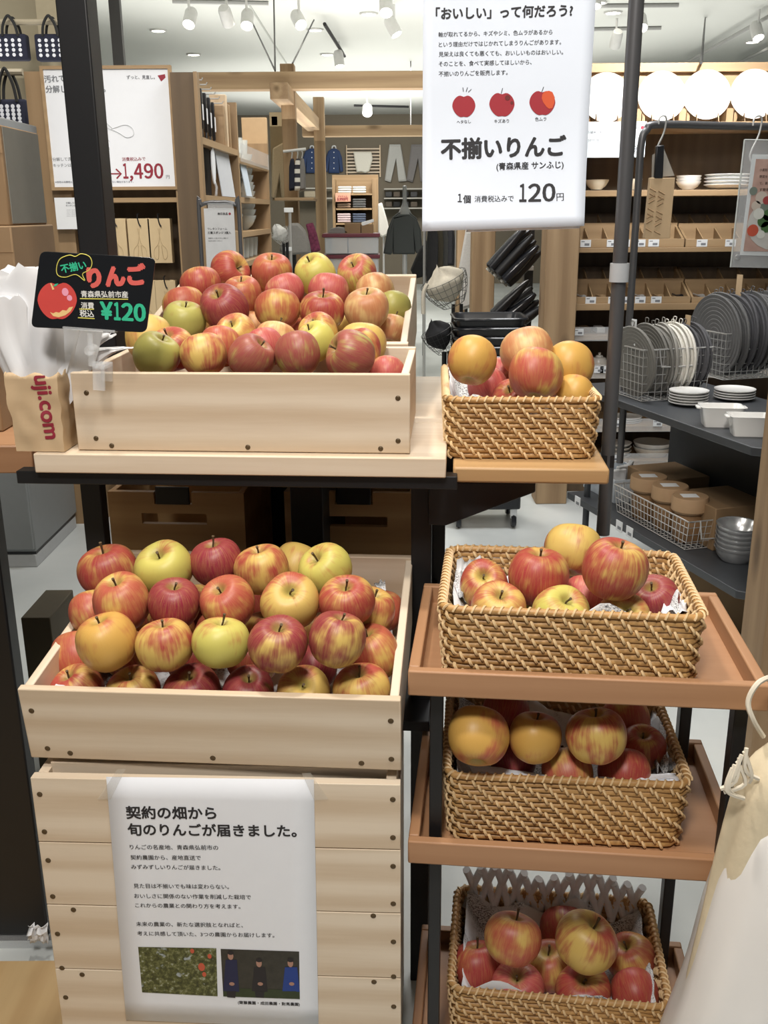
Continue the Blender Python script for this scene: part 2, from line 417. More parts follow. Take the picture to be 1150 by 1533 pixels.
upf = crate('pine crate of apples at the front of the display table', (-.229, 1.526, 1.133), YAW, .02, .544, .285, .128,
            [(-.248, .095), (-.240, .02), (-.215, .008), (.01, .008), (.225, .008), (.253, .021), (.253, .09)])
upr = crate('pine crate of apples tipped up behind the other crate on the table', (-.216, 1.852, 1.137), YAW, .232, CW, .435, .137, [])
bx('riser', PINE_X, upr, -.2, .2, .36, .42, -.075, 0).rotation_euler = (0, 0, 0)

# plank stand with the notice
ST = thing('plank_stand', 'tall pine plank stand with screw heads carrying the tilted apple crate', 'stand', (-.248, 1.219, 0), R(-2.7))
ztop = 1.5 - .779
zs = [ztop, P(330, 1272, 1.21).z, P(330, 1367, 1.21).z, P(330, 1464, 1.21).z, .17, 0.0]
for i in range(5): MB().box(-.269, .269, 0, .016, zs[i + 1] + .0008, zs[i] - .0008).build('front_plank', PINE_X, ST, bevel=.001)
for sx in (-1, 1): MB().box(sx * .263 - (.015 if sx > 0 else 0), sx * .263 + (.015 if sx < 0 else 0), .016, .42, 0, ztop).build('side_panel', PINE_Y, ST, bevel=.001)
bx('back_panel', PINE_X, ST, -.26, .26, .42, .434, 0, ztop)
bx('crate_rest', PINE_X, ST, -.25, .25, .03, .07, ztop - .012, ztop + .0075); bx('crate_rest', PINE_X, ST, -.25, .25, .38, .42, ztop - .02, ztop + .045)
sti = wm(ST).inverted()
stsh = Sheet(wm(ST) @ Vector((0, 0, 0)), wm(ST).to_3x3() @ Vector((1, 0, 0)), (0, 0, 1))
for u, v in ((55, 1189), (62, 1245), (70, 1288), (77, 1342), (84, 1398), (90, 1449), (95, 1493), (110, 1362), (123, 1459), (591, 1197), (592, 1254), (592, 1297), (591, 1353), (591, 1410), (591, 1462), (590, 1507), (559, 1371), (560, 1470)):
    q = stsh.at(u, v); x = max(-.258, min(.258, q.x))
    MB().lathe([(0, -.0012), (.0022, -.0016), (.0042, -.0005), (.0042, .002)], 12, Matrix.Translation((x, 0, q.y)) @ Matrix.Rotation(R(-90), 4, 'X')).build('screw', SCREW, ST)

# ================================================================== PRINTED NOTICES
def sheet_thing(name, label, cat, sh, mat=PAPER, corners=None, curl=0, group=None, th=.0006):
    t = thing(name, label, cat, sh.o, 0, group)
    t.rotation_euler = sh.mat().to_euler()
    q = [sh.at(*c_) for c_ in corners]     # tl tr br bl
    rows = []
    for i in range(13):
        f = i / 12; row = []
        for j in range(9):
            g = j / 8
            a_ = q[3].lerp(q[0], f); b_ = q[2].lerp(q[1], f); p = a_.lerp(b_, g)
            row.append(Vector((p.x, 0, p.y)))
        rows.append(row)
    mb = MB().grid(rows); mb.v = [v for v in mb.v]
    mb.build('paper', mat, t, solid=th)
    return t
sh = Sheet(stsh.o + stsh.n * .0016, stsh.ex, stsh.ez)
notice = sheet_thing('paper_notice', 'white printed notice with two small photographs taped to the plank stand', 'notice', sh, corners=[(159, 1163), (470, 1167), (477, 1538), (189, 1527)])
L = MB()
for s, c4, bo in (('契約の畑から', (190, 1223.5, 324, 1224.5), .028), ('旬のりんごが届きました。', (192.5, 1248.5, 444, 1251), .028),
    ('りんごの名産地、青森県弘前市の', (195, 1270.5, 327, 1271.5), .012), ('契約農園から、産地直送で', (196, 1286, 301, 1286.6), .012), ('みずみずしいりんごが届きました。', (197, 1300, 330, 1301.5), .012),
    ('見た目は不揃いでも味は変わらない。', (200.5, 1328.5, 343, 1330), .012), ('おいしさに関係のない作業を削減した栽培で', (201.5, 1343.5, 376, 1345.5), .012), ('これからの農業との関わり方を考えます。', (203, 1357.5, 360, 1359.5), .012),
    ('未来の農業の、新たな選択肢となればと、', (204.5, 1385.5, 364, 1387.5), .012), ('考えに共感して頂いた、3つの農園からお届けします。', (206, 1399.5, 411, 1402.5), .012),
    ('(齋藤農園・成田農園・對馬農園)', (356.5, 1502, 449, 1505), .02)):
    letter(L, sh, s, *c4, bold=bo)
L.build('lettering', INK, notice)
# two photographs printed on the notice
mt, nt, b = newmat('orchard_photo'); v = coords(nt)
n1 = noi(nt, v, 120, 4, .7); n2 = noi(nt, v, 35, 3)
c = ramp(nt, n1, [(.3, (.015, .02, .008)), (.48, (.07, .08, .025)), (.58, (.16, .17, .06)), (.72, (.50, .55, .52))])
c = mixc(nt, ramp(nt, n2, [(.62, (0, 0, 0)), (.66, (1, 1, 1))]), c, (.35, .40, .42)); nt.links.new(c, b.inputs['Base Color'])
def quad(mb, sh, cs, y, mi=0):
    q = [sh.at(*c_) for c_ in cs]; mb.add([(p.x, y, p.y) for p in q], [(0, 1, 2, 3)], mi)
def disc(mb, sh, u, v, ru, rv, y, mi=0, n=20):
    a = sh.at(u, v); k = (sh.at(u + 1, v) - a).length; k2 = (sh.at(u, v + 1) - a).length
    mb.add([(a.x + ru * k * math.cos(2 * math.pi * i / n), y, a.y + rv * k2 * math.sin(2 * math.pi * i / n)) for i in range(n)], [list(range(n))], mi)
mb = MB(); quad(mb, sh, [(207, 1417), (324, 1419), (326, 1491), (213, 1485)], -.0008)
for u, v, r_ in ((302, 1447, 5), (288, 1423, 3), (314, 1431, 3), (306, 1458, 3)): disc(mb, sh, u, v, r_, r_ * 1.2, -.0010, 1)
mb.build('orchard_photograph', [mt, plain('printed_apple_red', (.55, .10, .05), .6)], notice)
mb = MB(); quad(mb, sh, [(330.5, 1420), (448, 1424), (449, 1495), (334.5, 1491)], -.0008)
quad(mb, sh, [(334, 1478), (449, 1482), (449, 1495), (334.5, 1491)], -.0010, 1)
for uc, v0, hw, mi in ((346.5, 1436, 12, 2), (389, 1447, 12, 3), (436, 1447, 13, 4)):
    quad(mb, sh, [(uc - hw * .7, v0), (uc + hw * .7, v0), (uc + hw, 1484), (uc - hw, 1483)], -.0012, mi)
    quad(mb, sh, [(uc - hw * .6, 1483), (uc + hw * .6, 1483), (uc + hw * .5, 1493), (uc - hw * .5, 1492)], -.0013, 3 if mi != 4 else 1)
    disc(mb, sh, uc - 1, v0 - 6, 4.2, 6, -.0014, 5); disc(mb, sh, uc - 1, v0 - 10.5, 4.6, 3, -.0015, 3); disc(mb, sh, uc + 1, 1472, 4, 2.6, -.0014, 5)
mb.build('group_photograph', [plain('print_dark_trees', (.035, .033, .025), .6, 0, .5, 90), plain('print_dark_grass', (.03, .045, .015), .6, 0, .4, 90), plain('print_navy', (.012, .016, .06), .6), plain('print_black', (.015, .013, .016), .6), plain('print_blue', (.012, .045, .24), .6), plain('print_skin', (.40, .22, .16), .6)], notice)
for cs in ([(176, 1151), (189, 1150), (166, 1196), (146, 1196)], [(452, 1157), (465, 1156), (492, 1196), (470, 1197)]):
    mb = MB(); quad(mb, sh, cs, -.0011); mb.build('tape', clear('clear_tape', (.70, .66, .58), .2, .28), notice)

# hanging poster
sh = Sheet(P(752, 200, 1.75), (1, -.03, 0), (0, 0, 1))
ptop = sh.at(632, 0)
poster = thing('hanging_poster', 'large white price poster with three apple drawings hanging over the small basket', 'poster', sh.o); poster.rotation_euler = sh.mat().to_euler()
cl, cr_, bl, br_ = sh.at(631, 0), sh.at(880, 0), sh.at(632, 346), sh.at(872, 338)
def pcurl(x, z): return -.45 * max(0, .05 - z) ** 2 - .6 * max(0, x - .09) ** 2
def posterpt(f, g):
    a_ = Vector((-.1345, .262)).lerp(bl, f); b_ = Vector((.146, .262)).lerp(br_, f); p = a_.lerp(b_, g); return p
MB().grid([[Vector((p.x, pcurl(p.x, p.y), p.y)) for p in (posterpt(i / 24, j / 16) for j in range(17))] for i in range(25)]).build('paper', plain('cool_lit_paper', (.78, .85, .96), .7, 0, .01), poster, solid=.0006)  # same white paper, the cool cast of the light put into its colour
MB().grid([[Vector((p.x - .007, pcurl(p.x, p.y) + .004, p.y - .004)) for p in (posterpt(i / 24, .3 + .7 * j / 16) for j in range(17))] for i in range(25)]).build('second_paper', PAPER, poster, solid=.0006)
L = MB()
for s, c4, bo in (('「おいしい」って何だろう?', (653, 28, 857, 23), .035), ('軸が取れてるから、キズやシミ、色ムラがあるから', (656.5, 55, 827, 51), .012), ('という理由だけではじかれてしまうりんごがあります。', (657, 70, 840, 66), .012),
    ('見栄えは良くても悪くても、おいしいものはおいしい。', (657, 84.5, 843, 81), .012), ('そのことを、食べて実感してほしいから、', (657, 99, 796, 96), .012), ('不揃いのりんごを販売します。', (657, 114, 760, 111.5), .012),
    ('ヘタなし', (684, 185, 705, 184), .01), ('キズあり', (740, 184, 762, 183.5), .01), ('色ムラ', (801, 181, 818, 180.5), .01),
    ('不揃いりんご', (661, 236, 846, 231), .04), ('(青森県産 サンふじ)', (743, 254, 843, 251), .022), ('個', (693, 303, 704, 303), .03), ('消費税込みで', (710, 302, 768, 301), .012), ('円', (832, 300, 842.5, 299.5), .012)):
    letter(L, sh, s, *c4, bold=bo)
digits(L, sh, '120', 775, 302, 831, 301, 26, .035); digits(L, sh, '1', 684, 302.5, 692, 302.5, 12, .03)
for u0, v0, u1, v1 in ((693, 131, 694, 137), (700, 131, 698, 137), (706, 133.5, 701, 138), (752.5, 132, 750.5, 140), (814, 130, 811, 138)):
    quad(L, sh, [(u0 - .5, v0), (u0 + .5, v0), (u1 + .5, v1), (u1 - .5, v1)], -.0012)
def apple_outline(uc, vc, w_):
    pts = []
    for i in range(40):
        a_ = 2 * math.pi * i / 40; x = math.sin(a_); z = math.cos(a_)
        r_ = 1 - .20 * math.exp(-((a_ if a_ < math.pi else 2 * math.pi - a_) / .28) ** 2) - .10 * math.exp(-((math.pi - abs(a_ - math.pi) - math.pi) / .25) ** 2)
        wz = 1.02 - .14 * max(0, -z)
        pts.append((uc + x * w_ / 2 * r_ * wz * 1.03, vc - z * w_ * .53 * r_))
    return pts
AS = [MB(), MB(), MB()]
for A, (uc, vc, w_) in zip(AS, ((694.5, 159, 33), (751.5, 156.5, 36), (812, 154, 37))):
    q = [sh.at(*p) for p in apple_outline(uc, vc, w_)]; A.add([(p.x, -.0010, p.y) for p in q], [list(range(40))], 0)
A = AS[1]; disc(A, sh, 760, 146.5, 4, 4, -.0014, 1); disc(A, sh, 766.5, 154, 2.4, 2.4, -.0014, 1)
q = [sh.at(*p) for p in [(812, 141), (816, 137), (822, 136), (827, 138), (830.5, 146), (830, 154), (827, 162), (822, 163), (818, 160), (813, 153), (811, 147)]]
AS[2].add([(p.x, -.0014, p.y) for p in q], [list(range(11))], 2)
def curlit(mb):
    for v in mb.v: v.y += pcurl(v.x, v.z)
curlit(L)
L.build('lettering', INK, poster)
for A in AS: curlit(A); A.build('apple_drawing', [plain('print_apple_red', (.36, .022, .035), .6, 0, .02), plain('print_bruise', (.16, .02, .02), .6), plain('print_orange', (.68, .10, .03), .6, 0, .02)], poster)
for x in (-.10, .11): bx('clip', BLACK, poster, x - .012, x + .012, -.006 + pcurl(x, .25), .006 + pcurl(x, .25), .25, .290)

# chalk board price sign in its clip
sh = Sheet(P(140, 437, 1.505), (1, -.06, -.075), (.075, 0, 1)); sh.ez = sh.ez - sh.ex * sh.ez.dot(sh.ex); sh.ez.normalize(); sh.n = sh.ex.cross(sh.ez)
sg = thing('price_sign', 'black chalkboard price sign with a drawn red apple clipped to the front crate', 'price sign', sh.o); sg.rotation_euler = sh.mat().to_euler()
q = [sh.at(*c_) for c_ in ((60, 376), (233, 386), (219, 498), (46, 490))]
out = []
for i in range(4):
    a_, b_, c_ = q[i - 1], q[i], q[(i + 1) % 4]
    p1 = b_ + (a_ - b_).normalized() * .010; p2 = b_ + (c_ - b_).normalized() * .010
    for k in range(5):
        t_ = k / 4; out.append((p1 * (1 - t_) ** 2 + b_ * 2 * t_ * (1 - t_) + p2 * t_ ** 2))
MB().prism([(p.x, 0, p.y) for p in out], (0, .003, 0)).build('board', plain('glossy_black_board', (.010, .011, .013), .16, 0, .05), sg, bevel=.0008)
C = MB()
letter(C, sh, '不揃い', 93, 408, 130, 401, .03, 0); letter(C, sh, 'りんご', 134, 428, 219, 423, .075, 1)
letter(C, sh, '青森県弘前市産', 122, 444, 192, 445, .02, 2); letter(C, sh, '消費', 122, 461, 141, 461.5, .02, 2); letter(C, sh, '税込', 120, 473, 141, 474, .02, 2)
digits(C, sh, '¥120', 150, 477, 219, 481, 25, .06, 0)
for c4 in ((120, 447, 192, 448), (119, 462.5, 141, 463), (117, 475.5, 142, 477)):
    a_, b_, c_, d_ = c4; quad(C, sh, [(a_, b_ - .8), (c_, d_ - .8), (c_, d_ + .7), (a_, b_ + .7)], -.0008, 3)
q = [sh.at(*p) for p in apple_outline(86, 450, 56)]; C.add([(p.x, -.0008, p.y) for p in q], [list(range(40))], 4)
q = [sh.at(*p) for p in [(75, 467), (80, 469), (84, 467), (89, 468), (94, 464), (100, 465), (104, 460), (110, 459), (106, 466), (98, 472), (88, 475), (80, 473)]]; C.add([(p.x, -.0011, p.y) for p in q], [list(range(12))], 5)
disc(C, sh, 98, 437, 5, 6, -.0011, 6); disc(C, sh, 104.5, 446, 4, 4.4, -.0011, 6)
quad(C, sh, [(75.5, 424), (77.5, 424), (82, 433), (79, 434)], -.0012, 5); quad(C, sh, [(80, 429), (83, 425), (88, 424), (85, 428)], -.0012, 0)
p_ = [sh.at(*p) for p in [(87, 412), (85, 401), (90, 388), (104, 382), (113, 384), (122, 380), (134, 384), (138, 394), (134, 404), (124, 410), (127, 420), (114, 411), (98, 415)]]
C.tube(crv([(p.x, -.0008, p.y) for p in p_], 6, True), .0007, 5, True, mi=3)
C.build('chalk_drawing', [plain('chalk_green', (.03, .50, .28), .7), plain('chalk_coral', (.70, .12, .10), .7), plain('chalk_white', (.75, .75, .72), .7), plain('chalk_yellow', (.68, .62, .12), .7), plain('chalk_red', (.62, .06, .05), .7), plain('chalk_cream', (.85, .58, .24), .7), plain('chalk_pink', (.85, .35, .48), .7)], sg)
def loc2(u, v, y=0): q_ = sh.at(u, v); return Vector((q_.x, y, q_.y))
K = MB()
a_ = loc2(96, 485); b_ = loc2(174, 499)
K.box(a_.x, b_.x, -.008, -.003, b_.z + .001, a_.z - .003).box(a_.x, b_.x, .004, .008, b_.z + .001, a_.z - .003)
K.tube([loc2(135, 499), loc2(135, 512), loc2(137, 524)], .005, 10); K.tube([loc2(137, 524, -.012), loc2(137, 524, .012)], .008, 12)
K.tube([loc2(137, 526), loc2(138, 548)], .006, 10)
K.box(loc2(129, 0).x, loc2(149, 0).x, -.006, -.002, loc2(138, 583).z, loc2(138, 540).z)
K.box(loc2(129, 0).x, loc2(149, 0).x, .032, .036, loc2(138, 575).z, loc2(138, 545).z).box(loc2(129, 0).x, loc2(149, 0).x, -.006, .036, loc2(138, 551).z, loc2(138, 546).z)
K.build('clip_holder', ACRYL, sg, bevel=.0008)
# ================================================================== APPLES
mt, nt, b = newmat('apple_skin')
tc = nd(nt, 'ShaderNodeTexCoord'); sp = nd(nt, 'ShaderNodeSeparateXYZ'); nt.links.new(tc.outputs['Object'], sp.inputs[0])
def attr(nm):
    a_ = nd(nt, 'ShaderNodeAttribute', attribute_type='OBJECT', attribute_name=nm); return a_
X, Y_, Z = sp.outputs
seed = attr('turn').outputs['Fac']
rad = mth(nt, 'SQRT', mth(nt, 'ADD', mth(nt, 'MULTIPLY', X, X), mth(nt, 'ADD', mth(nt, 'MULTIPLY', Y_, Y_), .004)))
cx, cy = mth(nt, 'DIVIDE', X, rad), mth(nt, 'DIVIDE', Y_, rad)
def cmb(a_, b_, c_):
    n_ = nd(nt, 'ShaderNodeCombineXYZ')
    for i, x in enumerate((a_, b_, c_)):
        if isinstance(x, (int, float)): n_.inputs[i].default_value = x
        else: nt.links.new(x, n_.inputs[i])
    return n_.outputs[0]
sv = cmb(mth(nt, 'ADD', mth(nt, 'MULTIPLY', cx, 9), seed), mth(nt, 'MULTIPLY', cy, 9), mth(nt, 'ADD', mth(nt, 'MULTIPLY', Z, 1.1), seed))
st = noi(nt, sv, 1.0, 4, .65)
sv2 = cmb(mth(nt, 'ADD', X, seed), Y_, mth(nt, 'MULTIPLY', Z, .8))
lo_ = noi(nt, sv2, 1.35, 2, .5)
am = attr('blush').outputs['Fac']
f = mth(nt, 'ADD', mth(nt, 'ADD', am, mth(nt, 'MULTIPLY', mth(nt, 'SUBTRACT', st, .5), attr('streak').outputs['Fac'])), mth(nt, 'MULTIPLY', mth(nt, 'SUBTRACT', lo_, .5), 2.2))
f = mth(nt, 'ADD', f, mth(nt, 'MULTIPLY', cx, mth(nt, 'MULTIPLY', attr('side').outputs['Fac'], mth(nt, 'MINIMUM', rad, 1.0))))
ss = nd(nt, 'ShaderNodeMapRange', interpolation_type='SMOOTHSTEP'); nt.links.new(f, ss.inputs[0]); ss.inputs[1].default_value = .12; ss.inputs[2].default_value = .95
under = attr('under').outputs['Color']; red = attr('red').outputs['Color']
mid = mixc(nt, .5, under, red)
c = mixc(nt, ss.outputs[0], under, red)
fine = noi(nt, cmb(mth(nt, 'ADD', mth(nt, 'MULTIPLY', cx, 26), seed), mth(nt, 'MULTIPLY', cy, 26), mth(nt, 'MULTIPLY', Z, 2.2)), 1.0, 3, .6)
fm = nd(nt, 'ShaderNodeMapRange'); nt.links.new(fine, fm.inputs[0]); fm.inputs[1].default_value = .38; fm.inputs[2].default_value = .68; fm.inputs[3].default_value = 0; fm.inputs[4].default_value = .45
c = mixc(nt, mth(nt, 'MULTIPLY', fm.outputs[0], ss.outputs[0]), c, mixc(nt, .45, red, under))
vo = nd(nt, 'ShaderNodeTexVoronoi'); vo.inputs['Scale'].default_value = 11; nt.links.new(tc.outputs['Object'], vo.inputs['Vector'])
spk = ramp(nt, vo.outputs['Distance'], [(.05, (1, 1, 1)), (.10, (0, 0, 0))])
c = mixc(nt, mth(nt, 'MULTIPLY', spk, .35), c, (.70, .55, .30))
# russet in the stem hollow and the calyx
hol = nd(nt, 'ShaderNodeMapRange'); nt.links.new(rad, hol.inputs[0]); hol.inputs[1].default_value = .36; hol.inputs[2].default_value = .10; hol.inputs[3].default_value = 0; hol.inputs[4].default_value = .75
c = mixc(nt, hol.outputs[0], c, (.34, .30, .08))
nt.links.new(c, b.inputs['Base Color']); b.inputs['Roughness'].default_value = .42; b.inputs['Specular IOR Level'].default_value = .4
bump(nt, b, fine, .05, .01)
SKIN = mt
STEM = plain('apple_stem', (.10, .065, .03), .8)
PROF = [(0, .58), (.05, .59), (.12, .66), (.22, .76), (.34, .82), (.5, .835), (.66, .78), (.82, .64), (.94, .42), (1, .15), (.995, -.1), (.93, -.36), (.81, -.58), (.67, -.74), (.53, -.83), (.41, -.865), (.31, -.85), (.2, -.78), (.1, -.73), (0, -.72)]
def apple_mesh(k, tall, lob, lean):
    pr = crv([(r_, 0, z) for r_, z in PROF], 2)
    rows = []
    n = 36
    for p in pr:
        row = []
        for j in range(n):
            a_ = 2 * math.pi * j / n
            low_ = max(0, -p.z); rr = max(0, p.x) * (1 + lob * math.cos(5 * a_ + k) * (low_ + .25) + .03 * math.cos(2 * a_ + k * 2) + .02 * math.cos(a_ * 3 + k))
            z = p.z * tall + lean * rr * math.cos(a_ + k) * max(0, p.z)
            row.append(Vector((rr * math.cos(a_), rr * math.sin(a_), z)))
        rows.append(row)
    return MB().grid(rows, 0, True, True)
def proto_apple(k, tall, lob, lean):
    o = apple_mesh(k, tall, lob, lean).build('apple', SKIN, loc=(0, 0, -50), ang=180)
    pts = crv([(0, 0, .56), (.02, .01, .70), (.07, .03, .84), (.13, .04, .96 + .1 * (k % 2))], 3)
    MB().tube(pts, [.035] * (len(pts) - 3) + [.038, .048, .055], 8).build('stem', STEM, o)
    return o
PROTO = [proto_apple(0.3, 1.0, .02, .04), proto_apple(1.7, .94, .03, -.06), proto_apple(3.1, 1.07, .025, .08), proto_apple(4.4, .98, .04, .05)]
YEL = (.62, .43, .12); GOLD = (.60, .35, .085); YG = (.56, .50, .12); OLV = (.40, .37, .10); CRM = (.70, .50, .22)
RED = (.36, .042, .044); CRI = (.25, .020, .042); ORG = (.56, .15, .055); ROR = (.42, .078, .055); DUL = (.31, .065, .06); PNK = (.44, .07, .075); TAN = (.50, .20, .09)
PAL = {  # under, red, amount, streak, side
    'red': (YEL, RED, .85, 1.2, .2), 'crimson': (YEL, CRI, 1.05, 1.0, .2), 'dark': (OLV, CRI, 1.0, 1.1, .3), 'dull': (OLV, DUL, .85, 1.6, .15),
    'yellow': (YEL, ROR, .32, 1.0, -.40), 'gold': (GOLD, ROR, .40, .8, -.45), 'yg': (YG, ROR, .20, .9, -.35), 'green': (OLV, DUL, .18, .9, -.4),
    'orange': (YEL, ROR, .74, 1.0, .0), 'stripe': (YEL, RED, .72, 1.5, .1), 'mixed': (YEL, CRI, .95, 1.0, -.45), 'half': (YEL, RED, .52, 1.1, -.15), 'pink': (CRM, PNK, .85, 1.2, .2), 'peach': (CRM, TAN, .55, 1.0, .1), 'rose': (YG, PNK, .6, 1.3, -.2),
}
def solve(lst):
    P_ = []
    for a in lst:
        P_.append([a[0], a[1], a[2], a[3]])
    for it in range(140):
        moved = False
        for i in range(len(P_)):
            for j in range(i):
                A_, B_ = P_[i], P_[j]
                ca, cb = PT(A_[0], A_[1], A_[3]), PT(B_[0], B_[1], B_[3])
                ra, rb = A_[2] * A_[3] / FPX / 2, B_[2] * B_[3] / FPX / 2
                dd = (ca - cb).length; need = (ra + rb) * .93
                if dd < need:
                    moved = True; k = (need - dd) * .35
                    if A_[3] > B_[3]: A_[3] += k
                    else: B_[3] += k
        if not moved: break
    return [p[3] for p in P_]
FWD = Vector(CF)
PLACED = []
def apples(lst, group, where):
    ts = solve(lst)
    for (u, v, w_, t0, su, sv_, pal, desc), t in zip(lst, ts):
        k = rnd.randrange(4); o = copytree(PROTO[k]); c_ = PT(u, v, t); r_ = w_ * t / FPX / 2
        toc = (EYE - c_).normalized(); rr = CR - toc * CR.dot(toc); rr.normalize(); uu = toc.cross(rr)
        if su is None: ax = uu * .9 - toc * .30 + rr * rnd.uniform(-.35, .35)
        elif su == 'down': ax = uu * .88 - toc * .40 + rr * rnd.uniform(-.3, .3)
        else:
            ox, oy = (su - u) / (w_ / 2), (v - sv_) / (w_ / 2); l = math.hypot(ox, oy); s_ = min(.93, l / .82)
            ax = (rr * ox + uu * oy) / max(l, 1e-6) * s_ + toc * math.sqrt(1 - s_ * s_)
        ax.normalize()
        fx = toc - ax * toc.dot(ax)
        fx = fx.normalized() if fx.length > .05 else rr
        a_ = rnd.uniform(-.5, .5); fy = ax.cross(fx); xx = fx * math.cos(a_) + fy * math.sin(a_); yy = ax.cross(xx)
        M_ = Matrix((xx, yy, ax)).transposed().to_4x4(); M_.translation = c_; PLACED.append((c_.copy(), r_))
        o.matrix_basis = M_ @ Matrix.Diagonal((r_, r_, r_, 1))
        un, re, am_, sk, sd = PAL[pal]
        o['under'] = list(un); o['red'] = list(re); o['blush'] = am_ + rnd.uniform(-.08, .08); o['streak'] = sk; o['side'] = sd; o['turn'] = rnd.uniform(0, 40)
        if su is None or su == 'down': 
            if su == 'down' or rnd.random() < .5:
                for ch in list(o.children): bpy.data.objects.remove(ch)
        tag(o, desc + ' ' + where, 'apple', group)
N_ = None
W_ = 'in the tilted lower crate'
apples([
 (116, 1036, 82, 1.462, 99, 1011, 'stripe', 'striped orange-red apple in the front row beside the white tag'),
 (200, 1037, 80, 1.452, 192, 1012, 'half', 'half red half yellow apple, second in the front row'),
 (288, 1037, 85, 1.445, 281, 1011, 'crimson', 'bright crimson apple with stem, middle of the front row'),
 (372, 1040, 80, 1.435, 372, 1016, 'dark', 'dark crimson apple with deep hollow in the front row'),
 (455, 1038, 82, 1.428, 452, 1024, 'yellow', 'yellow apple with open hollow, front row'),
 (541, 1033, 84, 1.422, 537, 1006, 'half', 'yellow apple with orange flush at the front row end'),
 (160, 961, 91, 1.415, 143, 923, 'gold', 'big golden-yellow apple starting the second row'),
 (247, 966, 84, 1.41, 241, 930, 'half', 'red and yellow streaked apple beside the big golden one'),
 (330, 962, 84, 1.40, 332, 930, 'yg', 'plain olive-yellow apple in the middle of the second row'),
 (416, 965, 88, 1.38, 418, 938, 'mixed', 'crimson apple with a yellow patch facing out, second row'),
 (505, 957, 88, 1.38, 512, 924, 'mixed', 'crimson apple with yellow mottling at the second row end'),
 (183, 902, 85, 1.47, 172, 873, 'orange', 'tilted orange apple with yellow shoulder, third row start'),
 (261, 904, 80, 1.47, 260, 877, 'crimson', 'dusky crimson apple behind the streaked one, third row'),
 (341, 903, 83, 1.47, 327, 882, 'orange', 'orange-yellow apple in the middle of the third row'),
 (434, 902, 88, 1.465, 434, 884, 'yellow', 'yellow apple with red flecks and open hollow, third row'),
 (519, 901, 83, 1.47, 517, 876, 'red', 'deep red apple with pale dots, third row'),
 (551, 919, 80, 1.52, 563, 890, 'half', 'yellow-red apple half hidden against the side wall'),
 (161, 855, 87, 1.545, 151, 818, 'red', 'plain red apple at the start of the back row'),
 (246, 852, 85, 1.55, 236, 829, 'yg', 'pale yellow apple next to the plain red one, back row'),
 (323, 842, 77, 1.56, 317, 813, 'crimson', 'glossy crimson apple, highest of the back row'),
 (392, 853, 80, 1.55, 385, 819, 'half', 'red apple with one yellow side, back row'),
 (443, 848, 72, 1.63, N_, 0, 'yellow', 'pale apple glimpsed between two others, back row'),
 (487, 853, 80, 1.545, 471, 834, 'yg', 'yellow-green apple at the end of the back row'),
 (140, 918, 72, 1.53, N_, 0, 'orange', 'reddish apple peeping out by the side wall, third row'),
 (115, 982, 76, 1.47, N_, 0, 'orange', 'orange apple peeping out beside the big golden one'),
 (558, 978, 82, 1.46, 548, 950, 'orange', 'orange apple low beside the side wall, second row'),
 (466, 1000, 76, 1.50, N_, 0, 'dark', 'dark red apple in the gap below the second row'),
 (288, 990, 76, 1.52, N_, 0, 'red', 'red apple in the gap behind the crimson front one'),
 (378, 990, 76, 1.53, N_, 0, 'orange', 'orange apple sunk in the gap behind the dark crimson one'),
], 'apples in the lower crate', W_)
W_ = 'in the front table crate'
apples([
 (234, 531, 70, 1.605, 247, 503, 'green', 'green apple with a red side, front row start'),
 (305, 531, 69, 1.60, N_, 0, 'half', 'apple split pink and yellow without visible stem, front row'),
 (376, 535, 70, 1.592, 396, 512, 'dull', 'dull brownish-red apple with leaning stem, front row'),
 (446, 530, 70, 1.585, N_, 0, 'dull', 'streaky dull crimson apple without visible stem, front row'),
 (525, 533, 76, 1.583, 497, 520, 'dull', 'large dusky red apple at the front row end'),
 (257, 523, 70, 1.66, 250, 500, 'red', 'red apple mostly hidden behind the green one'),
 (222, 505, 70, 1.70, N_, 0, 'yellow', 'yellow apple peeping out behind the green one'),
 (330, 519, 64, 1.66, N_, 0, 'orange', 'orange-red apple behind the pink and yellow one'),
 (354, 501, 62, 1.72, 346, 484, 'yellow', 'yellow-red apple with short stem, middle of second row'),
 (396, 521, 62, 1.67, N_, 0, 'pink', 'pinkish apple behind the brownish-red one'),
 (412, 509, 62, 1.73, N_, 0, 'peach', 'rosy apple in the second row, farther back'),
 (472, 512, 62, 1.67, 460, 490, 'yg', 'yellow apple with leaning stem behind the streaky crimson one'),
 (477, 498, 60, 1.74, 468, 482, 'half', 'red and yellow apple tucked behind the yellow one'),
 (538, 524, 66, 1.66, 527, 499, 'half', 'striped red apple behind the large dusky one'),
 (543, 516, 70, 1.73, N_, 0, 'yellow', 'yellow apple at the second row end'),
 (580, 560, 56, 1.66, N_, 0, 'pink', 'red apple barely showing in the corner'),
], 'apples in the front table crate', W_)
W_ = 'in the rear table crate'
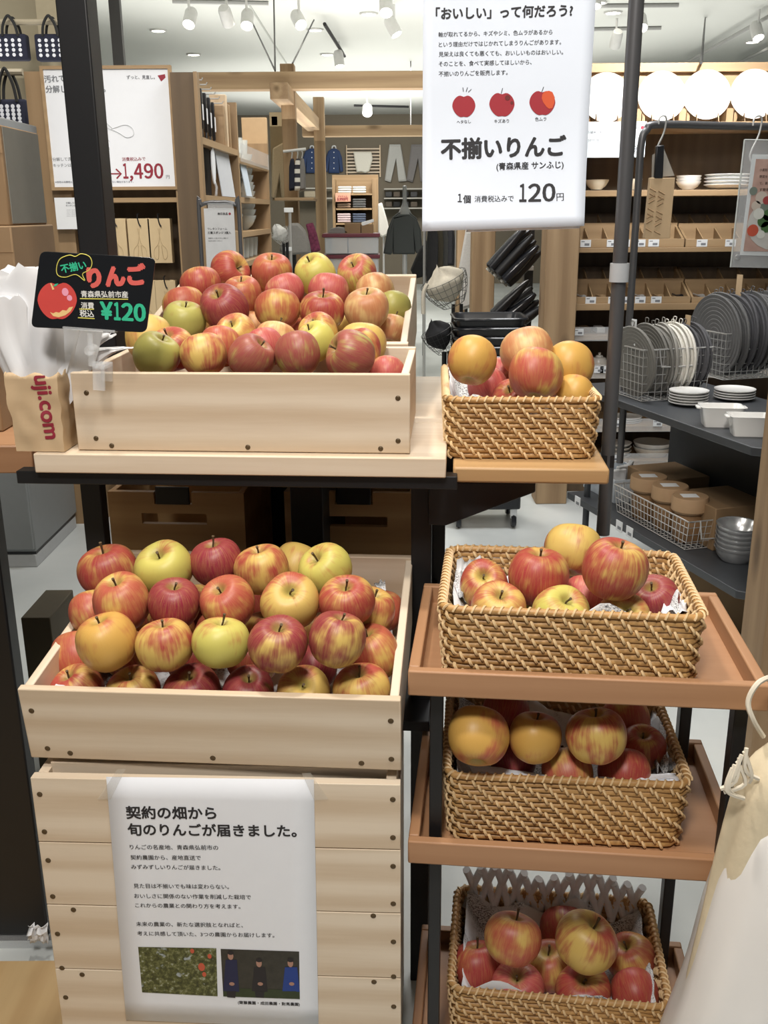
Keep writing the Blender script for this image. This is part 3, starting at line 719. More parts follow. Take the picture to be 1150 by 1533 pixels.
apples([
 (276, 482, 66, 1.87, 279, 451, 'green', 'green apple with brown-red mottling, front row'),
 (337, 462, 70, 1.87, 325, 442, 'crimson', 'wide dark crimson apple, front row'),
 (415, 463, 67, 1.87, N_, 0, 'orange', 'smooth orange-red apple, centre of front row'),
 (482, 466, 66, 1.87, 484, 440, 'stripe', 'red apple with yellow streaks and stem, front row'),
 (549, 463, 67, 1.87, 548, 433, 'peach', 'peach-coloured apple at the front row end'),
 (275, 458, 62, 1.98, N_, 0, 'orange', 'orange apple behind the green mottled one'),
 (363, 442, 60, 1.97, 360, 414, 'orange', 'orange-red apple with upright stem, second row'),
 (426, 437, 58, 1.98, N_, 0, 'pink', 'pink-red apple behind the smooth orange one'),
 (492, 437, 60, 1.98, N_, 0, 'pink', 'rosy red apple behind the yellow-streaked one'),
 (562, 438, 60, 1.98, N_, 0, 'peach', 'peach-orange apple, second row end'),
 (590, 461, 52, 1.98, N_, 0, 'green', 'greenish apple against the side wall'),
 (587, 492, 48, 1.93, N_, 0, 'peach', 'small orange apple low in the side corner'),
 (519, 489, 52, 1.95, N_, 0, 'yellow', 'yellow apple in the gap of the front row'),
 (380, 490, 48, 1.97, N_, 0, 'peach', 'orange apple in the gap beside the crimson one'),
 (300, 427, 60, 2.04, N_, 0, 'stripe', 'striped orange-red apple at the back row start'),
 (344, 407, 60, 2.12, 360, 400, 'red', 'red apple with deep hollow turned outward, back row'),
 (407, 409, 62, 2.12, 407, 386, 'orange', 'orange-red apple with tiny stem, back row'),
 (473, 412, 62, 2.12, 461, 389, 'yg', 'yellow-green apple, the only one in the back row'),
 (535, 411, 60, 2.12, 527, 395, 'rose', 'rose and cream apple with dark stem, back row end'),
], 'apples in the rear table crate', W_)

# ================================================================== RATTAN BASKETS
mt, nt, b = newmat('rattan'); v = coords(nt)
n1 = noi(nt, v, 70, 3); n2 = noi(nt, v, 9, 2)
c = ramp(nt, mth(nt, 'ADD', mth(nt, 'MULTIPLY', n1, .6), mth(nt, 'MULTIPLY', n2, .4)), [(.32, (.34, .175, .055)), (.68, (.54, .315, .115))])
nt.links.new(c, b.inputs['Base Color']); b.inputs['Roughness'].default_value = .5; bump(nt, b, n1, .15, .001); RAT = mt
RATL = plain('rattan_binding', (.70, .50, .27), .5, 0, .15, 60)
def rpath(w_, d_, rc, s, z):
    """point and outward normal at arc length fraction s (0..1) of a rounded rectangle, starting front centre"""
    a, c_ = w_ / 2 - rc, d_ / 2 - rc; q = math.pi / 2 * rc
    L_ = [a, q, 2 * c_, q, 2 * a, q, 2 * c_, q, a]; tot = sum(L_); t = (s % 1) * tot
    segs = [('l', (0, -d_ / 2), (1, 0), (0, -1)), ('c', (a, -c_), -90), ('l', (w_ / 2, -c_), (0, 1), (1, 0)), ('c', (a, c_), 0), ('l', (a, d_ / 2), (-1, 0), (0, 1)), ('c', (-a, c_), 90), ('l', (-w_ / 2, c_), (0, -1), (-1, 0)), ('c', (-a, -c_), 180), ('l', (-a, -d_ / 2), (1, 0), (0, -1))]
    for sg_, l in zip(segs, L_):
        if t <= l or sg_ is segs[-1]:
            if sg_[0] == 'l': return Vector((sg_[1][0] + sg_[2][0] * t, sg_[1][1] + sg_[2][1] * t, z)), Vector((*sg_[3], 0))
            an = R(sg_[2]) + t / rc; nn = Vector((math.cos(an), math.sin(an), 0)); return Vector((sg_[1][0], sg_[1][1], z)) + nn * rc, nn
        t -= l
def rattan_meshes(w_, d_, h_, rows):
    rc = .022; rr = h_ / rows / 2 * .98; weave = MB(); per = 2 * (w_ + d_) - 8 * rc + 2 * math.pi * rc
    def dims(z): k = .955 + .045 * z / h_; return w_ * k, d_ * k
    for i in range(rows - 1):
        z = rr + i * h_ / rows; W2, D2 = dims(z)
        pts = []
        for j in range(72):
            p, nn = rpath(W2, D2, rc, j / 72, z); pts.append(p + nn * .0008 * math.sin(j * 1.7 + i * 2.1))
        weave.tube(pts, rr * 1.02, 6, True)
    ns = int(per / .0265)
    for i in range(rows - 1):
        z = rr + i * h_ / rows; W2, D2 = dims(z)
        for k in range(ns):
            s0 = (k + (rows - i) * .36 + .08 * math.sin(k * 3.3 + i)) / ns
            for sd in (1, -1):
                pts = []
                for q, (dz, off) in enumerate(((1.6, .3), (.6, 1.4), (-.5, 1.45), (-1.5, .3))):
                    p, nn = rpath(W2, D2, rc, s0 + sd * (q - 1.5) * .0022 / per, z + dz * rr); pts.append(p + nn * sd * rr * off)
                weave.tube(pts, .0023, 5, mi=1, cap=False)
    rim = MB(); W2, D2 = w_, d_
    zt = h_ - rr * .9
    rim.tube([rpath(W2, D2, rc, j / 72, zt)[0] for j in range(72)], rr * 1.3, 8, True)
    nr = int(per / .0125)
    for k in range(nr):
        pts = []
        for q in range(7):
            a = math.pi * (q / 6) * 1.15 - .2
            p, nn = rpath(W2, D2, rc, (k + q * .13) / nr, zt); pts.append(p + nn * math.cos(a) * rr * 1.42 + Vector((0, 0, math.sin(a) * rr * 1.42)))
        rim.tube(pts, .0019, 4, mi=1, cap=False)
    base = MB(); W2, D2 = dims(0)
    base.prism([rpath(W2 - .006, D2 - .006, rc, j / 40, .002)[0] for j in range(40)], (0, 0, .006))
    return weave, rim, base
def rattan(label, loc, yaw, src=None, w_=.36, d_=.26, h_=.115, rows=13):
    if src:
        t = copytree(src); t.location = loc; t.rotation_euler = (0, 0, yaw); return tag(t, label)
    t = thing('rattan_basket', label, 'basket', loc, yaw, 'rattan baskets of apples')
    a, b_, c_ = rattan_meshes(w_, d_, h_, rows)
    a.build('woven_wall', [RAT, RATL], t, ang=60); b_.build('rim', [RAT, RATL], t, ang=60); c_.build('base', RAT, t)
    return t
mt, nt, b = newmat('newsprint'); v = coords(nt, (1, 1, 1))
n1 = noi(nt, coords(nt, (60, 160, 160)), 4, 2); n2 = noi(nt, v, 14, 3)
c = ramp(nt, n1, [(.44, (.10, .10, .11)), (.5, (.62, .63, .63))]); c = mixc(nt, ramp(nt, n2, [(.42, (0, 0, 0)), (.55, (1, 1, 1))]), c, (.70, .71, .72))
nt.links.new(c, b.inputs['Base Color']); b.inputs['Roughness'].default_value = .85; NEWS = mt
def liner(label, loc, yaw, w_, d_, low_, rise, sd, mat=None, tilt=0, slope=0, name='newspaper_liner', clipx=None):
    t = MB(); rows = []; n = 26
    for i in range(n):
        row = []
        for j in range(n):
            x = (j / (n - 1) - .5) * 2; y = (i / (n - 1) - .5) * 2
            e = max(abs(x), abs(y)) ** 5
            cr = noise.noise(Vector((x * 3.2, y * 3.2, sd))) + .6 * noise.noise(Vector((x * 8, y * 8, sd + 3)))
            row.append(Vector((x * w_ / 2 * (.97 - .03 * abs(cr)), y * d_ / 2 * (.97 - .03 * abs(cr)), low_ + slope * (y + 1) / 2 + e * rise * (.75 + .55 * noise.noise(Vector((x * 2.3 + 5, y * 2.3, sd)))) + cr * .006)))
        rows.append(row)
    o = t.grid(rows).build(name, mat or NEWS, loc=loc, solid=.0008, ang=30)
    o.rotation_euler = (tilt, 0, yaw)
    return tag(o, label, 'newspaper', 'newspaper liners under the apples')
cy, sy = math.cos(YAW), math.sin(YAW)
def at_crate(c_, x, y, z): return wm(c_) @ Vector((x, y, z))
liner('crumpled newspaper under the apples in the tilted lower crate', at_crate(low, 0, .222, .0), YAW, .50, .40, .022, .02, 1.0, tilt=.125, slope=.0)
liner('crumpled newspaper under the apples in the front table crate', at_crate(upf, 0, .142, .0), YAW, .49, .245, .025, .05, 2.0, tilt=.02, slope=.0)
liner('crumpled newspaper under the apples in the rear table crate', at_crate(upr, 0, .217, .0), YAW, .47, .39, .025, .05, 3.0, tilt=.232, slope=.0)
B1 = rattan('rattan basket of apples on the top tray of the wooden trolley', (.273, 1.366, .8585), R(-6.5))
B2 = rattan('rattan basket of apples on the middle tray of the wooden trolley', (.282, 1.392, .5785), R(-5), B1)
B3 = rattan('rattan basket of apples with foam net on the lowest trolley tray', (.300, 1.425, .1435), R(-7), B1)
B4 = rattan('small deep rattan basket of apples on the side shelf under the poster', (.236, 1.735, 1.1105), R(-3), None, .248, .36, .102, 12)
liner('crumpled newspaper showing at the corners of the top trolley basket', (.268, 1.366, .8585), R(-6.5), .335, .235, .022, .095, 4.4)
liner('white newspaper folded inside the middle trolley basket', (.278, 1.392, .5785), R(-5), .335, .235, .03, .088, 5.2)
liner('white newspaper inside the lowest trolley basket', (.300, 1.425, .1435), R(-7), .335, .235, .03, .088, 6.9)
liner('newspaper scraps inside the small basket under the poster', (.233, 1.735, 1.1105), R(-3), .235, .33, .03, .085, 7.3)
W_ = 'in the top trolley basket'
apples([
 (725, 877, 74, 1.47, 723, 862, 'half', 'red and yellow apple beside the black and white newspaper'),
 (806, 863, 92, 1.42, 810, 822, 'red', 'large brownish-red apple with upright stem'),
 (858, 823, 84, 1.53, N_, 0, 'half', 'yellow-sided orange apple standing highest at the back'),
 (920, 852, 98, 1.37, 933, 812, 'stripe', 'largest red-striped apple with upright stem'),
 (746, 909, 80, 1.40, 750, 889, 'yellow', 'yellow apple with orange flush at the front corner'),
 (839, 918, 84, 1.39, 850, 897, 'yg', 'yellow-green apple in the middle of the front'),
 (932, 926, 80, 1.39, 941, 911, 'yellow', 'yellow apple with red shoulder low at the front'),
 (978, 896, 74, 1.44, 975, 877, 'crimson', 'dull red apple beside the white paper'),
 (876, 896, 70, 1.48, N_, 0, 'pink', 'pinkish striped apple between the two big ones'),
 (796, 915, 66, 1.46, N_, 0, 'green', 'dark greenish apple in the gap below the brownish one'),
], 'apples in the top trolley basket', W_)
W_ = 'in the middle trolley basket'
apples([
 (716, 1102, 92, 1.44, N_, 0, 'gold', 'large orange-yellow apple at the front corner'),
 (801, 1104, 80, 1.46, 806, 1068, 'gold', 'shaded yellow-orange apple standing second along'),
 (893, 1102, 88, 1.44, 893, 1066, 'half', 'orange apple with a yellow front, third along'),
 (850, 1158, 78, 1.49, N_, 0, 'orange', 'orange apple low at the front'),
 (935, 1157, 76, 1.49, N_, 0, 'red', 'red apple low at the front beside the white paper'),
 (961, 1120, 70, 1.55, 965, 1100, 'red', 'deep red apple beside the tissue paper'),
 (938, 1078, 72, 1.60, N_, 0, 'orange', 'orange apple behind the yellow-fronted one'),
 (757, 1066, 72, 1.58, N_, 0, 'red', 'red apple at the back under the tray edge'),
 (768, 1138, 70, 1.53, N_, 0, 'dark', 'dark apple deep below the two front ones'),
], 'apples in the middle trolley basket', W_)
W_ = 'in the lowest trolley basket'
apples([
 (716, 1446, 78, 1.68, 715, 1412, 'red', 'red apple by the basket side wall'),
 (767, 1405, 84, 1.63, 777, 1370, 'orange', 'tall orange-red apple standing on top'),
 (775, 1478, 77, 1.67, 774, 1464, 'pink', 'rosy apple with open hollow at the front'),
 (823, 1446, 76, 1.70, 822, 1424, 'orange', 'orange-red apple in the middle'),
 (877, 1410, 92, 1.63, 895, 1385, 'half', 'large orange-yellow apple on top'),
 (873, 1483, 81, 1.67, 875, 1468, 'red', 'red apple with green hollow at the front'),
 (944, 1434, 74, 1.71, 938, 1416, 'orange', 'yellow-orange apple with hollow by the far wall'),
 (951, 1487, 72, 1.66, N_, 0, 'red', 'red and green apple at the front corner'),
 (845, 1396, 76, 1.75, N_, 0, 'red', 'red apple behind the large orange-yellow one'),
], 'apples in the lowest trolley basket', W_)
W_ = 'in the small basket under the poster'
apples([
 (707, 540, 75, 1.64, 'down', 0, 'gold', 'orange-yellow lumpy apple at the corner'),
 (788, 527, 78, 1.69, 'down', 0, 'peach', 'pale pink and yellow apple, tallest at the back'),
 (802, 561, 82, 1.62, 'down', 0, 'orange', 'orange-red apple at the front'),
 (853, 548, 74, 1.68, 'down', 0, 'gold', 'orange-yellow apple by the pole side'),
 (731, 582, 62, 1.67, N_, 0, 'pink', 'pinkish-red apple low at the front'),
 (748, 564, 58, 1.73, N_, 0, 'pink', 'small pink apple behind the low pinkish one'),
 (859, 590, 60, 1.66, N_, 0, 'gold', 'dull orange apple low in the front corner'),
 (768, 597, 62, 1.65, 761, 582, 'red', 'red apple with short stem just over the rim'),
 (828, 601, 58, 1.66, N_, 0, 'red', 'red apple barely showing over the rim'),
], 'apples in the small poster basket', W_)
def lower_layer(c_, xs, ys, z, rad, label, group):
    """apples of the layer underneath, seen only in the gaps between the upper ones"""
    for iy, y in enumerate(ys):
        for ix, x in enumerate(xs):
            p = wm(c_) @ Vector((x + (.02 if iy % 2 else -.01), y, z)); 
            if any((p - q).length < (rad + r_) * .95 for q, r_ in PLACED): continue
            o = copytree(PROTO[rnd.randrange(4)])
            for ch in list(o.children): bpy.data.objects.remove(ch)
            o.matrix_basis = Matrix.Translation(p) @ Matrix.Rotation(rnd.uniform(0, 6), 4, 'Z') @ Matrix.Rotation(rnd.uniform(-.5, .5), 4, 'X') @ Matrix.Diagonal((rad, rad, rad, 1))
            un, re, am_, sk, sd = PAL[rnd.choice(['red', 'crimson', 'orange', 'half'])]
            o['under'] = list(un); o['red'] = list(re); o['blush'] = am_; o['streak'] = sk; o['side'] = sd; o['turn'] = rnd.uniform(0, 40)
            tag(o, label, 'apple', group); PLACED.append((p, rad))
lower_layer(low, [-.20, -.12, -.04, .04, .12, .20], [.11, .19, .27, .35], .058, .039, 'apple of the bottom layer of the tilted lower crate, glimpsed in gaps', 'bottom layer apples of the lower crate')
lower_layer(upf, [-.20, -.12, -.04, .04, .12, .20], [.10, .18, .24], .060, .038, 'apple of the bottom layer of the front table crate, glimpsed in gaps', 'bottom layer apples of the front crate')
lower_layer(upr, [-.19, -.11, -.03, .05, .13, .20], [.11, .19, .27, .35], .062, .040, 'apple of the bottom layer of the rear table crate, glimpsed in gaps', 'bottom layer apples of the rear crate')
for o in PROTO:
    for ch in list(o.children): bpy.data.objects.remove(ch)
    bpy.data.objects.remove(o)
# scraps of paper and the foam net
def scrap(label, pts, Y, mat, amp=.004, name='paper_scrap', sd=0):
    q = [P(u, v, y) for u, v, y in pts]        # tl tr br bl
    rows = []
    for i in range(9):
        row = []
        for j in range(11):
            f, g = i / 8, j / 10; p = q[0].lerp(q[3], f).lerp(q[1].lerp(q[2], f), g)
            row.append(p + Vector((0, amp * noise.noise(Vector((f * 3, g * 4, sd))), amp * noise.noise(Vector((f * 3 + 9, g * 4, sd)))) ))
        rows.append(row)
    return tag(MB().grid(rows).build(name, mat, solid=.0007, ang=25), label, 'paper', 'paper scraps among the apples')
scrap('black and white newspaper wad in the corner of the top trolley basket', [(684, 838, 1.48), (722, 836, 1.50), (700, 900, 1.36), (678, 890, 1.34)], 0, NEWS, .02, sd=1)
scrap('crumpled white paper in the far corner of the top trolley basket', [(1000, 882, 1.40), (1024, 880, 1.40), (1030, 916, 1.27), (990, 916, 1.27)], 0, PAPER, .012, sd=2)
scrap('white folded paper under the corner apple in the middle trolley basket', [(700, 1143, 1.315), (760, 1151, 1.315), (858, 1166, 1.275), (716, 1168, 1.275)], 0, PAPER, .004, sd=3)
scrap('crumpled tissue paper along the side of the middle trolley basket', [(955, 1066, 1.49), (998, 1062, 1.50), (1014, 1150, 1.33), (985, 1160, 1.30)], 0, NEWS, .03, sd=4)
scrap('white paper strip at the front corner of the middle trolley basket', [(897, 1165, 1.29), (1012, 1158, 1.29), (1018, 1172, 1.26), (900, 1171, 1.27)], 0, PAPER, .010, sd=5)
scrap('torn white paper lying over the front rim of the lowest basket', [(712, 1490, 1.36), (775, 1492, 1.36), (774, 1504, 1.315), (712, 1510, 1.315)], 0, PAPER, .006, sd=6)
scrap('white paper strip in the front corner of the lowest basket', [(905, 1494, 1.36), (984, 1488, 1.36), (984, 1500, 1.32), (910, 1504, 1.32)], 0, PAPER, .008, sd=7)
scrap('small white tag lying on the rim of the tilted lower crate', [(84, 1024, 1.29), (113, 1029, 1.29), (111, 1036, 1.255), (78, 1031, 1.255)], 0, PAPER, .001, sd=8)
scrap('scrap of newspaper standing by the wall of the tilted lower crate', [(560, 874, 1.585), (576, 868, 1.585), (578, 884, 1.55), (566, 884, 1.55)], 0, NEWS, .008, sd=9)
net = MB(); bi = wm(B3)
for k in range(12):
    x = -.15 + k * .0275
    for sgn in (1, -1):
        pts = [bi @ Vector((x + sgn * (.0135 - .027 * t_) , .118 + .012 * math.sin(t_ * 3), .075 + .085 * t_ + .012 * math.sin(k))) for t_ in (0, .2, .4, .6, .8, 1)]
        net.tube(crv(pts, 2), .0078, 7)
tag(net.build('foam_net', plain('white_foam', (.88, .88, .88), .8, alpha=.85), ang=80), 'white foam fruit net standing along the back of the lowest trolley basket', 'packing net')
# ================================================================== TROLLEY
TR = thing('wooden_trolley', 'red-brown wooden tray trolley on black legs holding three rattan baskets', 'trolley', (.278, 1.213, 0), R(-6.2))
for zf in (.855, .575, .140):
    tr = MB().box(-.245, .245, 0, .33, zf - .008, zf + .0).build('tray', BEECH_X, TR, bevel=.001)
    MB().box(-.247, .247, -.004, .012, zf - .009, zf + .030).build('front_lip', BEECH_X, tr, bevel=.0025)
    MB().box(-.247, .247, .322, .338, zf - .009, zf + .030).build('back_lip', BEECH_X, tr, bevel=.0025)
    for sx in (-1, 1): MB().box(sx * .247 - (.016 if sx > 0 else 0), sx * .247 + (.016 if sx < 0 else 0), .0125, .3215, zf - .009, zf + .030).build('side_lip', BEECH_Y, tr, bevel=.0025)
for x, y in ((-.208, .03), (.222, .03), (-.222, .285), (.205, .285)): bx('leg', BLACK, TR, x - .0095, x + .0095, y, y + .028, .03, .847)
for x, y in ((-.208, .045), (.222, .045), (-.222, .30), (.205, .30)):
    MB().lathe([(0, -.009), (.026, -.009), (.03, 0), (.026, .009), (0, .009)], 18, Matrix.Translation((x, y, .03)) @ Matrix.Rotation(R(90), 4, 'Y')).build('caster', BLACKP, TR)
# cloth bag with a plastic cover hung on the corner of the trolley
CB = thing('cotton_bag', 'cream drawstring bag under clear plastic hanging from the trolley corner', 'bag', (.545, 1.115, .30))
def drape(r0, r1, ztop, zbot, pleat, ph, ox, cover):
    rows = []
    for i in range(30):
        f = i / 29; z = ztop + (zbot - ztop) * f
        rr = r0 + (r1 - r0) * (f ** .85)
        if f > .9: rr *= 1 - (f - .9) * 1.2
        if f < .12: rr *= .12 + .88 * math.sin(f / .12 * math.pi / 2)
        row = []
        for j in range(64):
            a = 2 * math.pi * j / 64
            k = 1 + pleat * (.35 + .65 * f) * (math.sin(7 * a + ph) + .5 * math.sin(13 * a + 2 * ph + f * 2)) * (1.1 - f * .6) + .04 * noise.noise(Vector((math.cos(a) * 2, math.sin(a) * 2, f * 4 + ph)))
            row.append(Vector((ox * (1 - f) + rr * k * math.cos(a), rr * k * (.62 + .22 * cover) * math.sin(a), z)))
        rows.append(row)
    return MB().grid(rows, 0, True)
drape(.075, .150, .575, -.24, .05, .4, .01, 0).build('cloth', CREAMCL, CB, ang=70)
drape(.10, .190, .50, -.26, .03, 1.7, .045, 1).build('plastic_cover', clear('clear_bag_film', (.93, .92, .90), .25, .84), CB, ang=70)
a = P(1136, 1022, 1.13) - Vector(CB.location); bb = P(1128, 1078, 1.12) - Vector(CB.location)
MB().tube(crv([a + Vector((.03, .02, 0)), a, (a + bb) / 2 + Vector((-.010, 0, 0)), bb, bb + Vector((.02, .01, -.03))], 6), .0035, 6).build('drawstring', plain('cotton_cord', (.72, .66, .54), .9), CB)
mb = MB()
for k in range(7):
    p0 = P(1118 - k * 3.5, 1120 + k * 5, 1.09) - Vector(CB.location)
    mb.tube(crv([p0, p0 + Vector((.012 * math.sin(k * 2), -.004, -.03)), p0 + Vector((.02 * math.cos(k), 0, -.045))], 4), .003, 5)
mb.build('gathered_knot', plain('cotton_cord', (.72, .66, .54), .9), CB)
# ================================================================== PAPER BAG WITH PLASTIC BAGS
PB = thing('paper_bag', 'brown paper bag with dark red lettering holding clear produce bags', 'paper bag', (P(70, 672, 1.56).x, 1.572, 1.1335), R(-4))
hw = .0395
mb = MB()
ring = []
def bagpt(j, f):
    s = j / 48 * 4; k = int(s) % 4; t_ = s - int(s); fl = 1.0 + .16 * f
    cs = [(-1, -1), (1, -1), (1, 1), (-1, 1)]; x = cs[k][0] + (cs[(k + 1) % 4][0] - cs[k][0]) * t_; y = cs[k][1] + (cs[(k + 1) % 4][1] - cs[k][1]) * t_
    z = f * .125
    x *= hw * (1 + .12 * f); y *= .034
    if f == 1: z += .004 * math.sin(j * 1.1)
    y += .0035 * noise.noise(Vector((x * 40, f * 5, y * 40))); x += .003 * noise.noise(Vector((x * 30 + 3, f * 6, y * 30)))
    return Vector((x - .003 * f, y, z))
mb.grid([[bagpt(j, i / 16) for j in range(48)] for i in range(17)], 0, True)
mb.add([bagpt(j, 0) for j in range(48)], [list(range(48))])
mb.build('bag_body', KRAFT, PB, solid=.0008, ang=22)
sh = Sheet(wm(PB) @ Vector((0, -.036, 0)), wm(PB).to_3x3() @ Vector((1, 0, 0)), (0, 0, 1))
L = MB(); letter(L, sh, 'muji.com', 46, 536, 68, 657, .03, 0, -.002)
for v_ in L.v:
    v_.z = min(v_.z, .124); f_ = v_.z / .125
    v_.y = -.0352 + .0035 * noise.noise(Vector((v_.x * 40, f_ * 5, -.034 * 40)))
L.build('lettering', INKR, PB, smooth=False)
def leafbag(label, pts, wid, sd, th=.012):
    ax = crv(pts, 9); rows = []
    for side in (1, -1):
        pass
    mb = MB(); n = len(ax)
    for i, p in enumerate(ax):
        f = i / (n - 1); w_ = wid[0] + (wid[1] - wid[0]) * f
        tp = ax[-1] - ax[-2]
        if f > .9: w_ *= 1 - (f - .9) * 3
        row = []
        for j in range(28):
            a = 2 * math.pi * j / 28
            cr = .30 * noise.noise(Vector((math.cos(a) * 2.4, f * 1.6 + sd, math.sin(a) * 2.4))) + .16 * math.sin(5 * a + sd + f * 1.5) + .10 * noise.noise(Vector((math.cos(a) * 6, f * 4 + sd, math.sin(a) * 6)))
            row.append(p + tp * (f ** 3 * 4 * noise.noise(Vector((math.cos(a) * 3 + sd, math.sin(a) * 3, sd)))) + Vector((w_ * math.cos(a) * (1 + cr), th * (1.3 - .6 * f) * math.sin(a) * (1 + cr * 1.6), .3 * w_ * cr * math.sin(3 * a + sd))))
        rows.append(row)
    mb.grid(rows, 0, True)
    mb.f.append(list(range(len(mb.v) - 28, len(mb.v)))); mb.mi.append(0)
    return tag(mb.build('plastic_bag', FILM, ang=50), label, 'plastic bag', 'produce bags in the paper bag')
o0 = Vector((P(64, 610, 1.57).x, 1.575, 1.20))
def tip(u, v, y): return P(u, v, y)
leafbag('tall white plastic bag standing up beside the chalkboard sign', [o0, o0.lerp(tip(50, 470, 1.58), .5), tip(44, 470, 1.58), tip(40, 402, 1.58)], (.036, .056), 1.3)
leafbag('white plastic bag leaning away from the sign, outermost of the bunch', [o0, o0.lerp(tip(20, 520, 1.575), .5), tip(16, 500, 1.575), tip(6, 446, 1.57)], (.030, .040), 4.1)
leafbag('broad white plastic bag behind the chalkboard sign', [o0, o0.lerp(tip(90, 520, 1.60), .5), tip(88, 500, 1.60), tip(100, 450, 1.60)], (.036, .070), 7.7)
leafbag('white plastic bag spread sideways over the crate corner', [o0 + Vector((.01, .02, 0)), o0.lerp(tip(120, 545, 1.63), .5), tip(140, 530, 1.63), tip(188, 520, 1.64)], (.026, .036), 9.2)
leafbag('low white plastic bag pressed between paper bag and sign clip', [o0 + Vector((.01, 0, 0)), o0.lerp(tip(100, 550, 1.61), .6), tip(118, 520, 1.61), tip(150, 500, 1.62)], (.022, .034), 12.4)
# ================================================================== SHOP BEHIND: helpers
def pxbox(name, label, cat, u0, v0, u1, v1, Y, dep, mat, bevel=.003, group=None, parent=None):
    """a box whose front face was measured in the photograph, standing at depth Y"""
    a, b_ = P(u0, v0, Y), P(u1, v1, Y)
    x0, x1 = sorted((a.x, b_.x)); z0, z1 = sorted((a.z, b_.z))
    mb = MB().box(x0, x1, Y, Y + dep, z0, z1)
    if parent is not None: return mb.build(name, mat, parent, world=True, bevel=bevel)
    o = mb.build(name, mat, bevel=bevel)
    return tag(o, label, cat, group)
def child(name, mb, mat, parent, **k): return mb.build(name, mat, parent, world=True, **k)
def root(name, label, cat, p, group=None): return thing(name, label, cat, (p[0], p[1], max(0, p[2])), 0, group)
def wsheet(u, v, Y): return Sheet(P(u, v, Y), (1, 0, 0), (0, 0, 1))
def outline(name, pts, Y, dep, mat, label=None, cat=None, group=None, parent=None, bevel=.01):
    q = [P(u, v, Y) for u, v in pts]
    mb = MB().prism(q, (0, dep, 0))
    if parent is not None: return mb.build(name, mat, parent, world=True, bevel=bevel)
    return tag(mb.build(name, mat, bevel=bevel), label, cat, group)
TAGC = plain('price_tag_card', (.74, .76, .78), .6)
def ptag(parent, sh_, x, z, w_=.035, h_=.025):
    o = MB().box(x - w_ / 2, x + w_ / 2, -.004, -.002, z - h_ / 2, z + h_ / 2)
    o.box(x - w_ * .1, x + w_ * .35, -.0048, -.004, z - h_ * .3, z + h_ * .02, 1).box(x - w_ * .4, x - w_ * .1, -.0048, -.004, z + h_ * .2, z + h_ * .32, 1)
    o.v = [sh_.w(v.x, v.z, v.y) for v in o.v]
    return o.build('price_tag', [TAGC, INKG], parent, world=True)
def lathe_at(name, prof, p, mat, label=None, cat=None, group=None, n=32, M=None, parent=None):
    mb = MB().lathe(prof, n, Matrix.Translation(p) @ (M or Matrix.Identity(4)))
    if parent is not None: return mb.build(name, mat, parent, world=True)
    return tag(mb.build(name, mat), label, cat, group)
def plate_prof(r_, h_): return [(0, .004), (r_ * .6, .004), (r_ * .82, h_ * .45), (r_, h_), (r_ * .995, h_ + .003), (r_ * .82, h_ * .45 + .006), (r_ * .6, .009), (0, .009)][::1]
def bowl_prof(r_, h_):
    return [(0, 0), (r_ * .45, 0), (r_ * .47, h_ * .06), (r_ * .75, h_ * .35), (r_ * .95, h_ * .8), (r_, h_), (r_ * .96, h_), (r_ * .88, h_ * .75), (r_ * .68, h_ * .38), (r_ * .4, h_ * .12), (0, h_ * .1)]
def dish(name, label, cat, u, vb, wpx, hpx, Y, mat=WHITEC, n=1, group=None, kind='bowl', labels=None, step=.35):
    p = P(u, vb, Y); k = spx(1, Y, vb); r_ = wpx * k / 2; H = hpx * k
    h1 = H / (1 + step * (n - 1)) if n > 1 else H
    if n > 3 or kind == 'plate': h1 = H / (1 + .7 * (n - 1)); 
    st_ = (H - h1) / max(1, n - 1)
    first = None
    for i in range(n):
        pr = bowl_prof(r_, h1) if kind == 'bowl' else plate_prof(r_, h1)
        lb = labels[i] if labels else label
        o = lathe_at(name, pr, Vector((p.x, Y, p.z + i * st_)), mat, lb, cat, group, 28)

# ================================================================== SHELF WALL WITH WHITE CROCKERY
SY = 5.2; XL, XR = P(850, 460, SY).x, 2.75
cab = thing('shelf_unit', 'tall oak shelf unit of white crockery behind the grey pole', 'shelf', ((XL + XR) / 2, SY, 0))
zt = P(850, 96, SY).z
child('back_panel', MB().box(XL, XR, SY + .42, SY + .45, 0, P(850, 190, SY).z), SHADEWOOD_Z, cab)
child('upper_back_panel', MB().box(XL, XR, SY + .30, SY + .33, P(850, 190, SY).z, zt + .02), OAK_X, cab)
child('side_panel', MB().box(XL - .03, XL, SY, SY + .45, 0, zt), OAK_Z, cab)
zt2 = P(850, 96, SY + .30).z
child('top_rail', MB().box(XL, XR, SY + .27, SY + .34, zt2 - .045, zt2), OAK_X, cab, bevel=.003)
SH = {}
for v_, th in ((188, .028), (290, .03), (375, .024), (460, .035), (506, .024), (563, .03), (643, .028), (695, .03)):
    z = P(850, v_, SY).z; SH[v_] = z + th / 2
    child('shelf', MB().box(XL, XR, SY, SY + .42, z - th / 2, z + th / 2), OAK_X, cab, bevel=.002)
child('plinth', MB().box(XL, XR, SY + .04, SY + .42, 0, .09), SHADEWOOD_Z, cab)
sh = wsheet(850, 300, SY)
